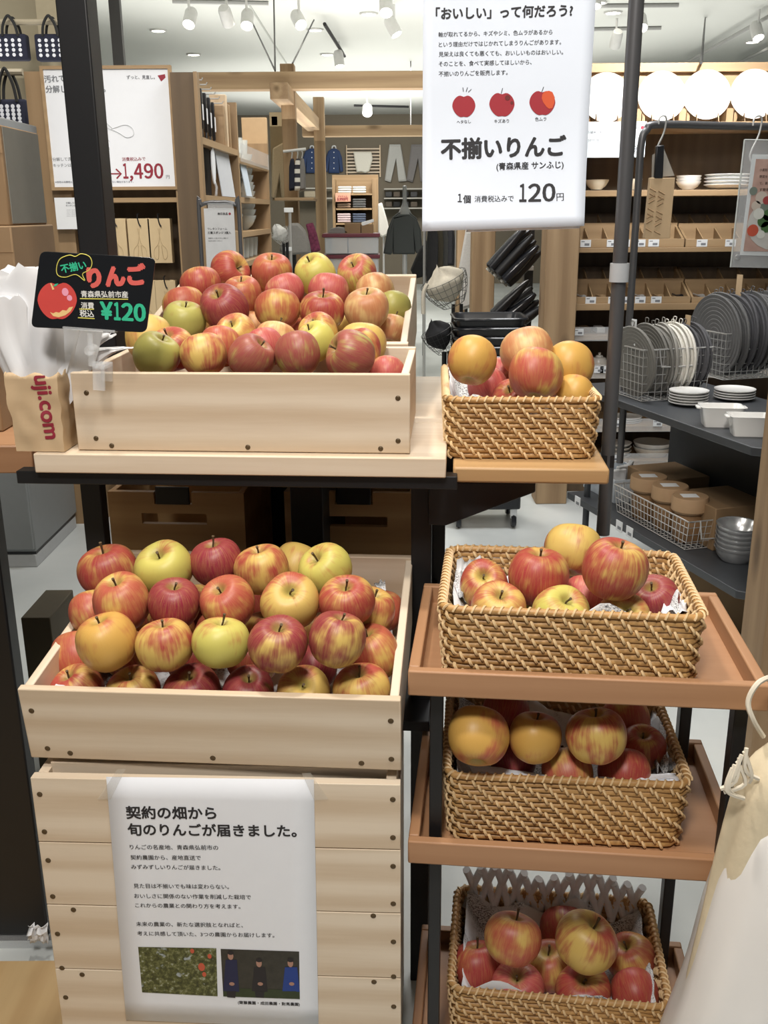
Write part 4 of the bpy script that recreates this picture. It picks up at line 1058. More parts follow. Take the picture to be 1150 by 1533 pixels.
# plates on stands
PL = [(907, 147, 'partly behind the hanging poster'), (990, 145, 'just beyond the grey pole'), (1057, 143, 'third along the ledge'), (1128, 142, 'cut by the picture edge')]
for i, (u, v_, d_) in enumerate(PL):
    Yp = SY + .16; c_ = P(u, v_, Yp); r_ = spx(36, Yp, v_)
    M_ = Matrix.Translation(c_) @ Matrix.Rotation(R(78), 4, 'X')
    tag(MB().lathe([(0, -.012), (r_ * .5, -.012), (r_ * .62, -.008), (r_, .012), (r_ * 1.0, .016), (r_ * .93, .013), (r_ * .62, -.003), (0, -.003)], 56, M_).build('dinner_plate', WHITEC), 'large round white plate standing upright, ' + d_, 'plate', 'upright white plates')
    st_ = thing('plate_stand', 'wire stand with wooden blocks under the upright plate ' + d_, 'plate stand', (c_.x, Yp, SH[188]), 0, 'plate stands')
    zb = SH[188]
    for sx in (-1, 1):
        x = c_.x + sx * .055
        child('wire_leg', MB().tube([(x, Yp - .07, zb + .004), (x, Yp - .055, zb + .045), (x, Yp - .05, zb + .05), (x, Yp - .045, zb + .02), (x, Yp + .06, zb + .012), (x, Yp + .10, zb + .11)], .0022, 6), plain('brown_wire', (.14, .09, .05), .4, .6), st_)
    child('block', MB().box(c_.x - .135, c_.x - .10, Yp - .02, Yp + .06, zb, zb + .075), OAK_Z, st_)
    child('block', MB().box(c_.x - .095, c_.x - .08, Yp - .02, Yp + .06, zb, zb + .055), OAK_Z, st_)
# price card on the ledge
a = P(872, 183, SY - .02); e = P(965, 236, SY - .02); s2 = wsheet(876, 236, SY - .02)
pc = thing('price_card', 'white price card for bowls hanging below the plate ledge', 'price card', s2.o); 
MB().box(-.02, e.x - s2.o.x, 0, .004, 0, a.z - e.z).build('card', plain('bright_card', (.70, .80, .86), .6), pc)
L = MB()
for s_, c4, bo in (('白磁丼・大', (880, 200, 901, 200), .03), ('丸みのある深めの形に仕上げました', (880, 207, 911, 207), 0), ('毎日使いやすい大きさの', (880, 210.5, 908, 210.5), 0), ('丼です。', (880, 213.5, 900, 213.5), 0), ('消費税込みで', (944, 218, 957, 218), 0), ('690', (943, 227, 959, 227), .02), ('無印良品', (944, 193, 957, 193), .02)):
    letter(L, s2, s_, *c4, bold=bo)
disc(L, s2, 962, 191, 2.6, 2.6, -.001, 1)
L.build('lettering', [INKG, INKR], pc)
# shelf under the plates
dish('bowl', 'single cream bowl beside the white price card', 'bowl', 893, 284, 36, 14, SY + .18, CREAMC)
dish('bowl', 'cream bowl between the two grey uprights', 'bowl', 943, 284, 36, 15, SY + .18, CREAMC)
dish('bowl', '', 'bowl', 1030, 284, 37, 20, SY + .18, WHITEC, 3, 'white bowls stacked beside the grater', 'bowl', ['lowest of three white bowls beside the hanging grater', 'middle of three white bowls beside the hanging grater', 'top of three white bowls beside the hanging grater'])
dish('plate', '', 'plate', 1087, 284, 66, 21, SY + .18, WHITEC, 4, 'shallow plates stacked by the recipe board', 'plate', ['bottom shallow plate of the stack beside the recipe board', 'second shallow plate up in the stack beside the recipe board', 'third shallow plate up in the stack beside the recipe board', 'top shallow plate of the stack beside the recipe board'])
# cutlery trays: wooden boxes with slanted dividers
def cutlery_tray(label, u0, u1, vfront0, vfront1, vback, Y, z, ndiv, tags, mat=OAK_X, fill=True):
    a, e = P(u0, vfront1, Y), P(u1, vfront1, Y); zf = P(u0, vfront0, Y).z; zb = P(u0, vback, Y + .3).z
    t = root('cutlery_tray', label, 'tray', ((a.x + e.x) / 2, Y, z), 'divided cutlery trays')
    child('front_panel', MB().box(a.x, e.x, Y, Y + .012, z, zf), mat, t, bevel=.002)
    sc_ = [(Y + .012, z), (Y + .32, z), (Y + .32, zb), (Y + .30, zb), (Y + .012, zf)]
    for x in (a.x, e.x - .012): child('side_panel', MB().prism([(x, y, zz) for y, zz in sc_], (.012, 0, 0)), OAK_Y, t)
    child('back_panel', MB().box(a.x, e.x, Y + .30, Y + .312, z, zb), SHADEWOOD_Z, t); child('base', MB().box(a.x, e.x, Y + .012, Y + .30, z, z + .008), SHADEWOOD_Z, t)
    child('cross_rail', MB().box(a.x, e.x, Y + .15, Y + .162, z, (zf + zb) / 2 + .015), mat, t)
    for i in range(1, ndiv):
        x = a.x + (e.x - a.x) * i / ndiv
        child('divider', MB().prism([(x, y, zz - .006) for y, zz in sc_], (.006, 0, 0)), OAK_Y, t)
    s_ = Sheet((0, Y, 0), (1, 0, 0), (0, 0, 1))
    for u in tags: ptag(t, s_, P(u, 455, Y).x, (z + zf) / 2, .055, .036)
    if fill:
        for i in range(ndiv):
            x = a.x + (e.x - a.x) * (i + .5) / ndiv
            tag(MB().tube([(x + .01, Y + .03, z + .03), (x, Y + .09, z + .032), (x - .005, Y + .14, z + .035)], [.014, .004, .005], 8).build('spoon', [CHROME, OAK_X, BLACKP][i % 3]), ['steel', 'wooden', 'black'][i % 3] + ' spoon lying in compartment %s of %s' % (['one', 'two', 'three', 'four', 'five', 'six', 'seven'][i], fill), 'spoon', 'spoons in the cutlery trays')
    return t
cutlery_tray('pale divided cutlery tray with price tags, on the shelf behind the pole', 858, 1033, 445, 461, 400, SY + .01, SH[460], 6, (884, 918, 935, 958, 982), fill='the pole-side tray')
cutlery_tray('pale divided cutlery tray partly behind the grey mats', 1035, 1190, 445, 461, 400, SY + .01, SH[460], 5, (1120, 1165), fill='the tray behind mats')
cutlery_tray('shaded divided tray with price tags above the pale cutlery tray', 853, 1024, 358, 372, 320, SY + .01, SH[375], 6, (872, 911, 929, 952, 972), OAK_X, False)
cutlery_tray('shaded divided tray behind the recipe board', 1026, 1190, 358, 372, 320, SY + .01, SH[375], 6, (1043, 1085, 1110), OAK_X, False)
for v_, us in ((500, (866,)), (553, (896, 905)), (632, (923, 984)), (684, (920, 1020))):
    zz = SH[{500: 506, 553: 563, 632: 643, 684: 695}[v_]]
    t = root('label_rail', {500: 'clear label rail on the shelf below the cutlery trays', 553: 'clear label rail on the teapot shelf', 632: 'clear label rail below the stacked plates', 684: 'clear label rail on the lowest bowl shelf'}[v_], 'label rail', ((XL + XR) / 2, SY - .01, zz), 'clear shelf label rails')
    child('strip', MB().box(XL + .02, XR, SY - .008, SY - .002, zz - .028, zz + .045), ACRYL, t)
    for u in us: ptag(t, Sheet((0, SY - .008, 0), (1, 0, 0), (0, 0, 1)), P(u, v_, SY).x, zz + .02, .05, .035)
for i, u in enumerate((862, 878, 900)): pxbox('small_box', ['brown', 'dark', 'pale'][i] + ' little box on the shelf above the teapot', 'box', u - 6, 490, u + 6, 501, SY + .12, .1, [CARDB, CARDB2, CARDW][i], group='little boxes above the teapot')
tp = root('teapot', 'small white teapot behind the corner of the poster basket', 'teapot', (P(896, 560, SY + .15).x, SY + .15, SH[563]))
c_ = Vector((P(896, 560, SY + .15).x, SY + .15, SH[563]))
child('pot', MB().lathe([(0, 0), (.03, 0), (.046, .02), (.048, .04), (.034, .062), (.02, .066), (0, .066)], 28, Matrix.Translation(c_)), WHITEC, tp)
child('lid', MB().lathe([(.022, .066), (.018, .074), (.006, .078), (.008, .088), (0, .092)], 20, Matrix.Translation(c_)), WHITEC, tp)
child('spout', MB().tube([c_ + Vector((.04, 0, .025)), c_ + Vector((.065, 0, .045)), c_ + Vector((.078, 0, .068))], [.012, .009, .006], 10), WHITEC, tp)
child('handle', MB().tube(crv([c_ + Vector((-.042, 0, .05)), c_ + Vector((-.075, 0, .055)), c_ + Vector((-.08, 0, .03)), c_ + Vector((-.045, 0, .018))], 5), .004, 8), WHITEC, tp)
nm = ['bottom', 'second', 'third', 'top']
dish('plate', '', 'plate', 937, 636, 46, 13, SY + .14, WHITEC, 4, 'white plates below the wire basket', 'plate', [x + ' white plate in the low stack under the wire basket' for x in nm])
dish('bowl', '', 'bowl', 924, 687, 40, 26, SY + .13, WHITEC, 4, 'white bowls by the pole', 'bowl', [x + ' white bowl in the stack next to the pole' for x in nm])
dish('bowl', '', 'bowl', 975, 688, 56, 28, SY + .15, WHITEC, 2, 'wide white bowls', 'bowl', ['lower wide white bowl in the middle of the lowest shelf', 'upper wide white bowl in the middle of the lowest shelf'])
dish('bowl', '', 'bowl', 1041, 688, 42, 28, SY + .15, WHITEC, 2, 'white bowls above the brown boxes', 'bowl', ['lower white bowl standing behind the brown boxes', 'upper white bowl standing behind the brown boxes'])

# ================================================================== DARK STEEL DISPLAY RACK WITH WIRE BASKETS
N0 = Vector((1.150, 2.90, 0)); ANG = R(15.9)
rk = thing('metal_rack', 'dark grey steel display rack with two shelves and a hanging bar', 'rack', N0, ANG)
rM = Matrix.Translation(N0) @ Matrix.Rotation(ANG, 4, 'Z')
def RK(x, y, z): return rM @ Vector((x, y, z))
z1, z2 = .80, .322
def rkloc(u, v, z): q = rM.inverted() @ PZ(u, v, z); return q
for z in (z1, z2):
    c = .05
    MB().prism([(c, -.02, z - .028), (.55, -.02, z - .028), (.55, 1.25, z - .028), (0, 1.25, z - .028), (0, c - .02, z - .028)], (0, 0, .028)).build('shelf', DKSTEEL, rk, bevel=.003)
for x, y in ((.05, 1.16), (.50, 1.16), (.50, .10)): MB().tube([(x, y, 0), (x, y, .79)], .014, 10).build('post', DKSTEEL, rk)
ga = rM.inverted() @ P(945, 440, 3.92); gb = rM.inverted() @ P(978, 187, 3.94)
gx, gy = ga.x, ga.y
MB().tube(crv([(gx, gy, .5), (gx, gy, 1.5), (gx, gy, 1.74), (gx + .02, gy, 1.795), (gx + .07, gy, 1.815), (gx + .4, gy, 1.815), (gx + .9, gy, 1.815)], 6), .0145, 12).build('hanging_bar', MIDSTEEL, rk)
MB().box(.46, .50, .04, 1.2, z2, z1 - .03).build('back_panel', DKSTEEL, rk)
for u, v in ((862, 750), (922, 787), (938, 796)):
    q = rkloc(u, v, z2 - .01); 
    mb = MB().box(-.004, -.001, q.y - .024, q.y + .024, z2 - .035, z2 + .008).box(-.0048, -.004, q.y - .016, q.y + .010, z2 - .026, z2 - .014, 1); mb.build('price_tag', [TAGC, INKG], rk)
def wire_basket(label, cx, cy, z, w_, d_, h_, pitch=.03, yaw=0, mat=CHROME, wr=.0016, handles=True, name='wire_basket'):
    t = thing(name, label, 'basket', RK(cx, cy, z), ANG + yaw, 'wire baskets on the dark rack')
    def ringp(k, zz): return [(-w_ / 2 * k, -d_ / 2 * k, zz), (w_ / 2 * k, -d_ / 2 * k, zz), (w_ / 2 * k, d_ / 2 * k, zz), (-w_ / 2 * k, d_ / 2 * k, zz)]
    def per(k, zz, n):
        r4 = ringp(k, zz); out = []
        for i in range(4):
            a, e = Vector(r4[i]), Vector(r4[(i + 1) % 4])
            m_ = max(1, int(round((e - a).length / pitch)))
            out += [a.lerp(e, q / m_) for q in range(m_)]
        return out
    body = MB(); nz = max(2, int(h_ / pitch))
    for i in range(nz): body.tube([Vector(p) for p in ringp(.92 + .08 * i / nz, .004 + h_ * i / nz)], wr, 5, True)
    top = per(1, h_, 0); bot = per(.92, .004, 0)
    bot = [Vector((p.x * .92, p.y * .92, .004)) for p in top]
    for a, e in zip(bot, top): body.tube([a, e], wr, 5)
    xs = [p.x for p in bot if abs(p.y - bot[0].y) < 1e-6]; ys = sorted({round(p.y, 4) for p in bot})
    for x in sorted({round(p.x, 4) for p in bot}): body.tube([(x, -d_ / 2 * .92, .004), (x, d_ / 2 * .92, .004)], wr, 5)
    for y in ys: body.tube([(-w_ / 2 * .92, y, .004), (w_ / 2 * .92, y, .004)], wr, 5)
    body.build('wire_body', mat, t); 
    MB().tube([Vector(p) for p in ringp(1, h_)], wr * 1.9, 8, True).build('rim', mat, t)
    if handles:
        for sy_ in (-1, 1):
            y = sy_ * (d_ / 2 + .004)
            MB().tube(crv([(-w_ * .28, y, h_ + .004), (-w_ * .25, y + sy_ * .006, h_ - .055), (-w_ * .20, y + sy_ * .006, h_ - .065), (w_ * .20, y + sy_ * .006, h_ - .065), (w_ * .25, y + sy_ * .006, h_ - .055), (w_ * .28, y, h_ + .004)], 4), .003, 6).build('handle', mat, t)
    return t
qa = rkloc(985, 592, z1); qb = rkloc(1098, 562, z1)
qa.y -= .0
wire_basket('chrome wire basket of pale round mats beside the grey pole', qa.x, qa.y, z1, .30, .24, .20)
wire_basket('chrome wire basket of dark round mats at the back of the rack', qb.x, qb.y, z1, .28, .24, .20)
MATS = {'grey': fabric('grey_felt', (.17, .165, .15)), 'light grey': fabric('light_grey_felt', (.30, .29, .265)), 'white': fabric('white_felt', (.66, .64, .58)), 'charcoal': fabric('charcoal_felt', (.085, .085, .092)), 'dark grey': fabric('dark_grey_felt', (.12, .12, .12))}
def roundmat(col, cx, cy, zc, r_, th, tilt, label, lean=0):
    t = thing('round_mat', label, 'mat', RK(cx, cy, zc - r_), ANG, 'round mats in the wire baskets')
    M_ = Matrix.Translation((0, 0, r_)) @ Matrix.Rotation(R(90 + lean), 4, 'Y') @ Matrix.Rotation(R(tilt), 4, 'X')
    pr = [(0, -th / 2)]
    for i in range(1, 10): pr += [(r_ * i / 10 - .002, -th / 2 - .0), (r_ * i / 10, -th / 2 + .0015)]
    pr += [(r_ - .003, -th / 2), (r_, 0), (r_ - .003, th / 2)] + [(r_ * i / 10, th / 2 - .001 * (i % 2)) for i in range(9, 0, -1)] + [(0, th / 2)]
    MB().lathe(pr, 44, M_).build('felt_disc', MATS[col], t)
    MB().tube(crv([M_ @ Vector((r_ * -.98, .006, 0)), M_ @ Vector((-r_ - .016, .010, .002)), M_ @ Vector((-r_ - .016, -.010, .002)), M_ @ Vector((r_ * -.98, -.006, 0))], 4), .002, 5).build('hanging_loop', MATS[col], t)
    return t
OR = ['first', 'second', 'third', 'fourth', 'fifth', 'sixth', 'seventh', 'eighth', 'ninth', 'tenth', 'eleventh', 'twelfth']
seqA = [('grey', -.135), ('grey', -.055), ('grey', -.038), ('light grey', -.016), ('light grey', .0), ('white', .022), ('white', .037), ('white', .052), ('white', .067), ('charcoal', .092), ('charcoal', .112), ('charcoal', .13)]
for i, (c_, x) in enumerate(seqA):
    m_ = roundmat(c_, qa.x + x, qa.y + (.01 if i % 2 else -.005) - (.02 if i == 0 else 0), z1 + .145 + .006 * math.sin(i * 2), .138, .011, rnd.uniform(-8, 8), f'{c_} round felt mat, {OR[i]} from the pole in the nearer basket', lean=-6 + i)
    if i in (0, 10): MB().box(-.010, -.008, -.02, .015, .20, .30).build('swing_tag', KRAFT if i else CARDW, m_)
seqB = [('dark grey', -.115), ('dark grey', -.085), ('dark grey', -.06), ('charcoal', -.035), ('charcoal', -.01), ('charcoal', .015), ('charcoal', .035), ('dark grey', .055), ('dark grey', .075), ('dark grey', .095), ('dark grey', .115)]
for i, (c_, x) in enumerate(seqB):
    m_ = roundmat(c_, qb.x + x, qb.y + (.01 if i % 2 else -.005), z1 + .185 + .008 * math.sin(i * 2), .175, .012, rnd.uniform(-8, 8), f'{c_} large round felt mat, {OR[i]} along in the farther basket', lean=-5 + i)
    if i in (1, 4, 6): MB().box(-.010, -.008, -.02, .02, .27, .42 if i == 4 else .34).build('swing_tag', KRAFT if i == 4 else CARDW, m_)
def rstack(name, u, vb, z, w_, n, hh, kind, labels, group, mat=WHITEC):
    p = PZ(u, vb, z); t_ = (p - EYE).dot(CF); r_ = w_ * t_ / FPX / 2
    for i in range(n):
        pr = plate_prof(r_, hh) if kind == 'plate' else bowl_prof(r_, hh * 3)
        tag(MB().lathe(pr, 36, Matrix.Translation((p.x, p.y, z + i * hh * .8))).build(name, mat), labels[i], name, group)
pos5 = ['bottom', 'second', 'third', 'fourth', 'top']
rstack('plate', 1030, 606, z1, 58, 5, .013, 'plate', [x + ' small white plate in the front stack of the dark rack' for x in pos5], 'small white plates in the front stack')
rstack('plate', 1099, 598, z1, 60, 4, .012, 'plate', [x + ' small white plate in the stack behind the baking dishes' for x in ['bottom', 'second', 'third', 'top']], 'small white plates behind the dishes')
def oven_dish(label, u, vb, w_, hpx, yaw):
    p = PZ(u, vb, z1); t_ = (p - EYE).dot(CF); W2 = w_ * t_ / FPX; D2 = W2 * .72; H2 = hpx * t_ / FPX
    t = thing('oven_dish', label, 'dish', (p.x, p.y + D2 / 2, z1), yaw, 'white oven dishes')
    rows = []
    for z, k in ((0, .0), (0, .80), (.3 * H2, .86), (H2 * .9, .97), (H2, 1.04), (H2, .99), (H2 * .88, .92), (.3 * H2, .80), (.012, .72), (.012, 0)):
        rows.append([Vector((p_.x * k, p_.y * k, z)) for p_ in [rpath(W2, D2, W2 * .09, j / 48, 0)[0] for j in range(48)]])
    MB().grid(rows, 0, True).build('bowl', WHITEC, t)
    for sx in (-1, 1): MB().prism([(sx * W2 * .50, -D2 * .25, H2 * .86), (sx * W2 * .60, -D2 * .18, H2 * .86), (sx * W2 * .60, D2 * .18, H2 * .86), (sx * W2 * .5, D2 * .25, H2 * .86)], (0, 0, H2 * .12)).build('handle', WHITEC, t, bevel=.003)
oven_dish('white rectangular oven dish next to the small plates', 1085, 641, 62, 30, R(-8)); oven_dish('white oven dish at the rack edge against the wooden post', 1129, 655, 62, 30, R(-8))
# lower shelf of the rack
q = rkloc(905, 742, z2); bn = thing('plastic_bin', 'frosted plastic bin of packets at the far end of the low rack shelf', 'bin', RK(q.x + .08, q.y + .02, z2), ANG)
for nm_, x0, x1, y0, y1, za, zb in (('wall', -.10, .10, -.14, -.135, 0, .10), ('wall', -.10, .10, .135, .14, 0, .10), ('wall', -.10, -.095, -.14, .14, 0, .10), ('wall', .095, .10, -.14, .14, 0, .10), ('base', -.10, .10, -.14, .14, 0, .004)): bx(nm_, BINPL, bn, x0, x1, y0, y1, za, zb)
for i in range(4):
    p = RK(q.x + .04 + .025 * i, q.y - .02 + .02 * i, z2 + .006); o = MB().box(-.035, .035, -.01, .01, 0, .12 + .01 * (i % 2)).build('packet', [CARDW, TAGC][i % 2], loc=p, bevel=.004); o.rotation_euler = (R(10), 0, ANG + .3 * i)
    tag(o, ['first', 'second', 'third', 'last'][i] + ' pale packet standing in the frosted plastic bin', 'packet', 'packets in the plastic bin')
ja, jb = (rM.inverted() @ PZ(972, 712, z2 + .175)), (rM.inverted() @ PZ(1034, 742, z2 + .175))
wire_basket('long chrome wire basket holding jars with kraft lids', (ja.x + jb.x) / 2 + .02, (ja.y + jb.y) / 2, z2, .20, abs(ja.y - jb.y) + .24, .115, .026, 0, CHROME, .0016, True)
GLB = plain('brown_glass', (.24, .14, .07), .2, 0, .3, 20)
for i, (u, v) in enumerate(((972, 712), (1004, 726), (1034, 742))):
    zt_ = z2 + .175; p = PZ(u, v, zt_)
    j = thing('jar', ['jar with kraft paper lid, farthest in the long wire basket', 'jar with kraft paper lid in the middle of the long wire basket', 'jar with kraft paper lid nearest in the long wire basket'][i], 'jar', (p.x, p.y, z2 + .006), 0, 'jars with kraft lids')
    t_ = (p - EYE).dot(CF); r_ = 27 * t_ / FPX
    MB().lathe([(0, 0), (r_ * .78, 0), (r_ * .84, .01), (r_ * .84, .09), (r_ * .70, .11), (r_ * .70, .135), (0, .135)], 28).build('glass', GLB, j)
    MB().lathe([(r_ * .86, .108), (r_ * 1.0, .118), (r_ * 1.0, .164), (r_ * .96, .169), (0, .169)], 28).build('lid', plain('kraft_lid', (.42, .27, .15), .7), j)
    bx('label', CARDW, j, -r_ * .5, r_ * .4, -r_ * .35, r_ * .35, .169, .1695)
for lb, u0, v0, u1, v1, z, hh, mt_ in (('long brown box behind the jars on the low rack shelf', 960, 700, 1035, 712, z2, .14, CARDB), ('large dark brown box at the back of the low rack shelf', 1030, 720, 1128, 770, z2, .16, CARDB2)):
    p = PZ((u0 + u1) / 2, (v0 + v1) / 2, z + hh); o = MB().box(-.10, .13, -.12, .14, 0, hh).build('cardboard_box', mt_, loc=(p.x, p.y, z), bevel=.003); o.rotation_euler = (0, 0, ANG); tag(o, lb, 'box', 'brown boxes on the rack')
p = PZ(1100, 838, z2); 
for i in range(6):
    M_ = Matrix.Translation((p.x, p.y, z2 + .004 + i * .017)) @ Matrix.Rotation(R(3), 4, 'X')
    r_ = .072
    tag(MB().lathe([(0, 0), (r_ * .7, 0), (r_ * .9, .02), (r_, .045), (r_ * 1.04, .046), (r_ * .98, .043), (r_ * .86, .02), (r_ * .66, .004), (0, .004)], 36, M_).build('steel_bowl', STAINLESS), ['lowest', 'second', 'third', 'fourth', 'fifth', 'top'][i] + ' stainless bowl in the stack on the low rack shelf', 'bowl', 'stainless bowls on the rack')
# things hanging from the bar
def hook(label, p, s=1.0):
    return tag(MB().tube(crv([p + Vector((-.012, 0, .0)) * s, p + Vector((-.010, 0, .022)) * s, p + Vector((.006, 0, .030)) * s, p + Vector((.016, 0, .016)) * s, p + Vector((.010, 0, -.03)) * s, p + Vector((-.008, 0, -.075)) * s, p + Vector((-.012, 0, -.10)) * s, p + Vector((.002, 0, -.118)) * s, p + Vector((.016, 0, -.105)) * s], 5), .0035, 8).build('hook', CHROME), label, 'hook', 'steel hooks on the bar')
hp = RK(0, gy, 0); gyw = lambda u: P(u, 187, 3.93)
h1 = P(991, 186, 3.925); hook('steel hook holding the black-handled grater', h1 + Vector((0, -.0, 0)), 1.0)
h2 = P(1133, 188, 3.975); hook('steel hook holding the acrylic recipe board', h2, 1.15)
Yg = 3.90
gr = root('grater', 'grater in brown card packaging with black handle hanging from the bar', 'grater', (P(987, 355, Yg).x, Yg, P(987, 355, Yg).z))
child('handle', MB().prism([P(u, v, Yg) for u, v in ((983, 218), (995, 217), (993, 267), (980, 267))], (0, .018, 0)), BLACKP, gr, bevel=.004)
child('card_sleeve', MB().prism([P(u, v, Yg + .004) for u, v in ((974, 266), (1011, 266), (1003, 357), (965, 357))], (0, .03, 0)), KRAFT, gr, bevel=.002)
child('blade', MB().prism([P(u, v, Yg + .03) for u, v in ((994, 222), (1010, 263), (976, 266), (977, 232))], (0, .003, 0)), plain('swing_card', (.36, .34, .30), .6), gr)
mb = MB(); sg2 = wsheet(987, 355, Yg + .004)
for i in range(9):
    for j in range(2):
        u0, v0 = (973 + j * 13 - i * .8, 282 + i * 7.5 + (4 if j else 0)); s_ = -1 if j == 0 else 1
        a, e = sg2.at(u0, v0), sg2.at(u0 + 9, v0 - 5 * (1 if (i // 2) % 2 else -1))
        mb.tube([sg2.w(a.x, a.y, -.001), sg2.w(e.x, e.y, -.001)], .0028, 6)
child('printed_slots', mb, plain('kraft_dark_print', (.33, .22, .12), .8), gr)
Yb = 3.93
rb = root('recipe_board', 'clear acrylic board with a pink recipe photo hanging from the bar', 'recipe board', (P(1140, 380, Yb).x, Yb, P(1140, 380, Yb).z))
child('acrylic_sheet', MB().prism([P(u, v, Yb) for u, v in ((1115, 209), (1225, 211), (1225, 403), (1094, 400))], (0, .004, 0)), ACRYL, rb)
edge = plain('acrylic_edge', (.55, .58, .56), .3)
child('sheet_edge', MB().tube([P(1115, 209, Yb), P(1094, 400, Yb)], .003, 6).tube([P(1115, 209, Yb), P(1225, 211, Yb)], .002, 6), edge, rb)
child('photo_border', MB().prism([P(u, v, Yb - .002) for u, v in ((1127, 231), (1225, 233), (1225, 385), (1108, 382))], (0, .002, 0)), plain('border_white', (.62, .66, .68), .6), rb)
mt, nt, b = newmat('recipe_photo'); v = coords(nt); n1 = noi(nt, v, 16, 2)
nt.links.new(ramp(nt, n1, [(.35, (.40, .26, .22)), (.65, (.50, .34, .29))]), b.inputs['Base Color']); REC = mt
s3 = wsheet(1140, 380, Yb - .003)
mb = MB(); quad(mb, s3, [(1132, 238), (1225, 240), (1225, 378), (1113, 376)], -.0005, 0)
def blob(u, v, ru, rv, mi, y): disc(mb, s3, u, v, ru, rv, y, mi)
blob(1165, 335, 46, 40, 7, -.001)
for u, v, r_, mi in ((1128, 286, 6, 1), (1140, 296, 9, 2), (1132, 308, 7, 2), (1146, 310, 8, 1), (1136, 320, 8, 5), (1148, 300, 6, 3), (1143, 331, 9, 4), (1138, 322, 6, 4), (1150, 322, 8, 4), (1147, 340, 8, 4), (1127, 345, 8.5, 6), (1139, 351, 6, 5)): blob(u, v, r_, r_ * 1.05, mi, -.0012 - .0001 * mi)
o = mb.build('recipe_photograph', [REC, plain('print_grey_green', (.16, .20, .17), .6), plain('print_cream', (.52, .46, .40), .6), plain('print_berry', (.32, .05, .05), .6), plain('print_leaf', (.045, .12, .035), .6), plain('print_pale', (.60, .62, .58), .6), plain('print_tomato', (.48, .08, .04), .6), plain('print_plate', (.50, .50, .48), .6)], rb, world=False, smooth=False)
o.location = Vector(s3.o) - Vector(rb.location)
L = MB()
for i, s_ in enumerate(('小麦粉を使わず', '野菜を軽くゆで', 'て、素材を活か', 'す簡単レシピ', '味わいました')): letter(L, s3, s_, 1137, 256 + i * 10, 1166, 256 + i * 10, bold=.02)
o = L.build('lettering', plain('brown_ink', (.10, .06, .05), .6), rb); o.location = Vector(s3.o) - Vector(rb.location)
child('magnet', MB().lathe([(0, -.004), (.010, -.004), (.010, .002), (0, .004)], 16, Matrix.Translation(P(1105, 385, Yb)) @ Matrix.Rotation(R(90), 4, 'X')), STAINLESS, rb)
# wooden post by the trolley and a cardboard box
pr = P(1122, 800, 2.36); struct('column_1', MB().box(pr.x + .070, pr.x + .23, 2.36, 2.52, 0, 2.9), BEAM_Z, bevel=.004)
tag(MB().box(P(1030, 880, 3.3).x, P(1125, 880, 3.3).x, 3.3, 3.5, 0, .27).build('cardboard_box', CARDB, bevel=.003), 'plain cardboard box on the floor under the dark rack', 'box')

# ================================================================== MIDDLE OF THE SHOP
pa, pb = P(810, 560, 4.99), P(858, 560, 4.99)
struct('column_2', MB().box(pa.x, pb.x, 4.99, 5.15, 0, 2.9), BEAM_Z, bevel=.005)
pa, pb = P(706, 440, 7.0), P(740, 440, 7.0)
struct('column_3', MB().box(pa.x, pb.x, 7.0, 7.16, 0, 2.9), BEAM_Z, bevel=.005)
pa, pb = P(684, 400, 8.4), P(700, 400, 8.4)
struct('column_4', MB().box(pa.x, pb.x, 8.4, 8.55, 0, 2.9), BEAM_Z, bevel=.005)
# black shopping baskets on a wheeled base
Yk = 4.55; a, e = P(682, 545, Yk), P(788, 545, Yk); wk = e.x - a.x; cx0 = (a.x + e.x) / 2
bs = thing('basket_cart', 'black wheeled base under the stack of shopping baskets', 'cart', (cx0, Yk + .15, 0))
MB().box(-wk / 2, wk / 2, -.14, .14, .10, P(700, 545, Yk).z - .12).build('frame', BLACKP, bs, bevel=.01)
for sx, sy_ in ((-1, -1), (1, -1), (-1, 1), (1, 1)):
    c_ = MB().lathe([(0, -.012), (.028, -.012), (.034, 0), (.028, .012), (0, .012)], 18, Matrix.Translation((sx * (wk / 2 - .03), sy_ * .11, .035)) @ Matrix.Rotation(R(90), 4, 'Y')).build('caster', BLACKP, bs)
    MB().box(sx * (wk / 2 - .03) - .016, sx * (wk / 2 - .03) + .016, sy_ * .11 - .01, sy_ * .11 + .01, .05, .102).build('fork', STAINLESS, c_)
zb0 = P(700, 545, Yk).z - .12; pitch = (P(700, 470, Yk).z - zb0) / 8
for i in range(6):
    z = zb0 + i * pitch
    t = thing('shopping_basket', ['lowest', 'second', 'third', 'fourth', 'fifth', 'topmost'][i] + ' black shopping basket in the stack behind the small rattan basket', 'shopping basket', (cx0, Yk + .15, z + .0), 0, 'black shopping baskets')
    H3 = pitch * 2.6 if i == 5 else pitch * 1.02
    H3 = pitch * 2.4
    rows = []
    for zz, k in ((0, 0), (0, .86), (H3 * .95, .985), (H3, 1.03), (H3 + .006, 1.0), (H3 * .95, .96), (.008, .84), (.008, 0)):
        rows.append([Vector((p.x * k, p.y * k, zz)) for p in [rpath(wk, .30, .04, j / 56, 0)[0] for j in range(56)]])
    MB().grid(rows, 0, True).build('body', BLACKP, t)
    MB().tube([rpath(wk * 1.03, .31, .045, j / 40, H3)[0] for j in range(40)], .006, 6, True).build('rim', BLACKP, t)
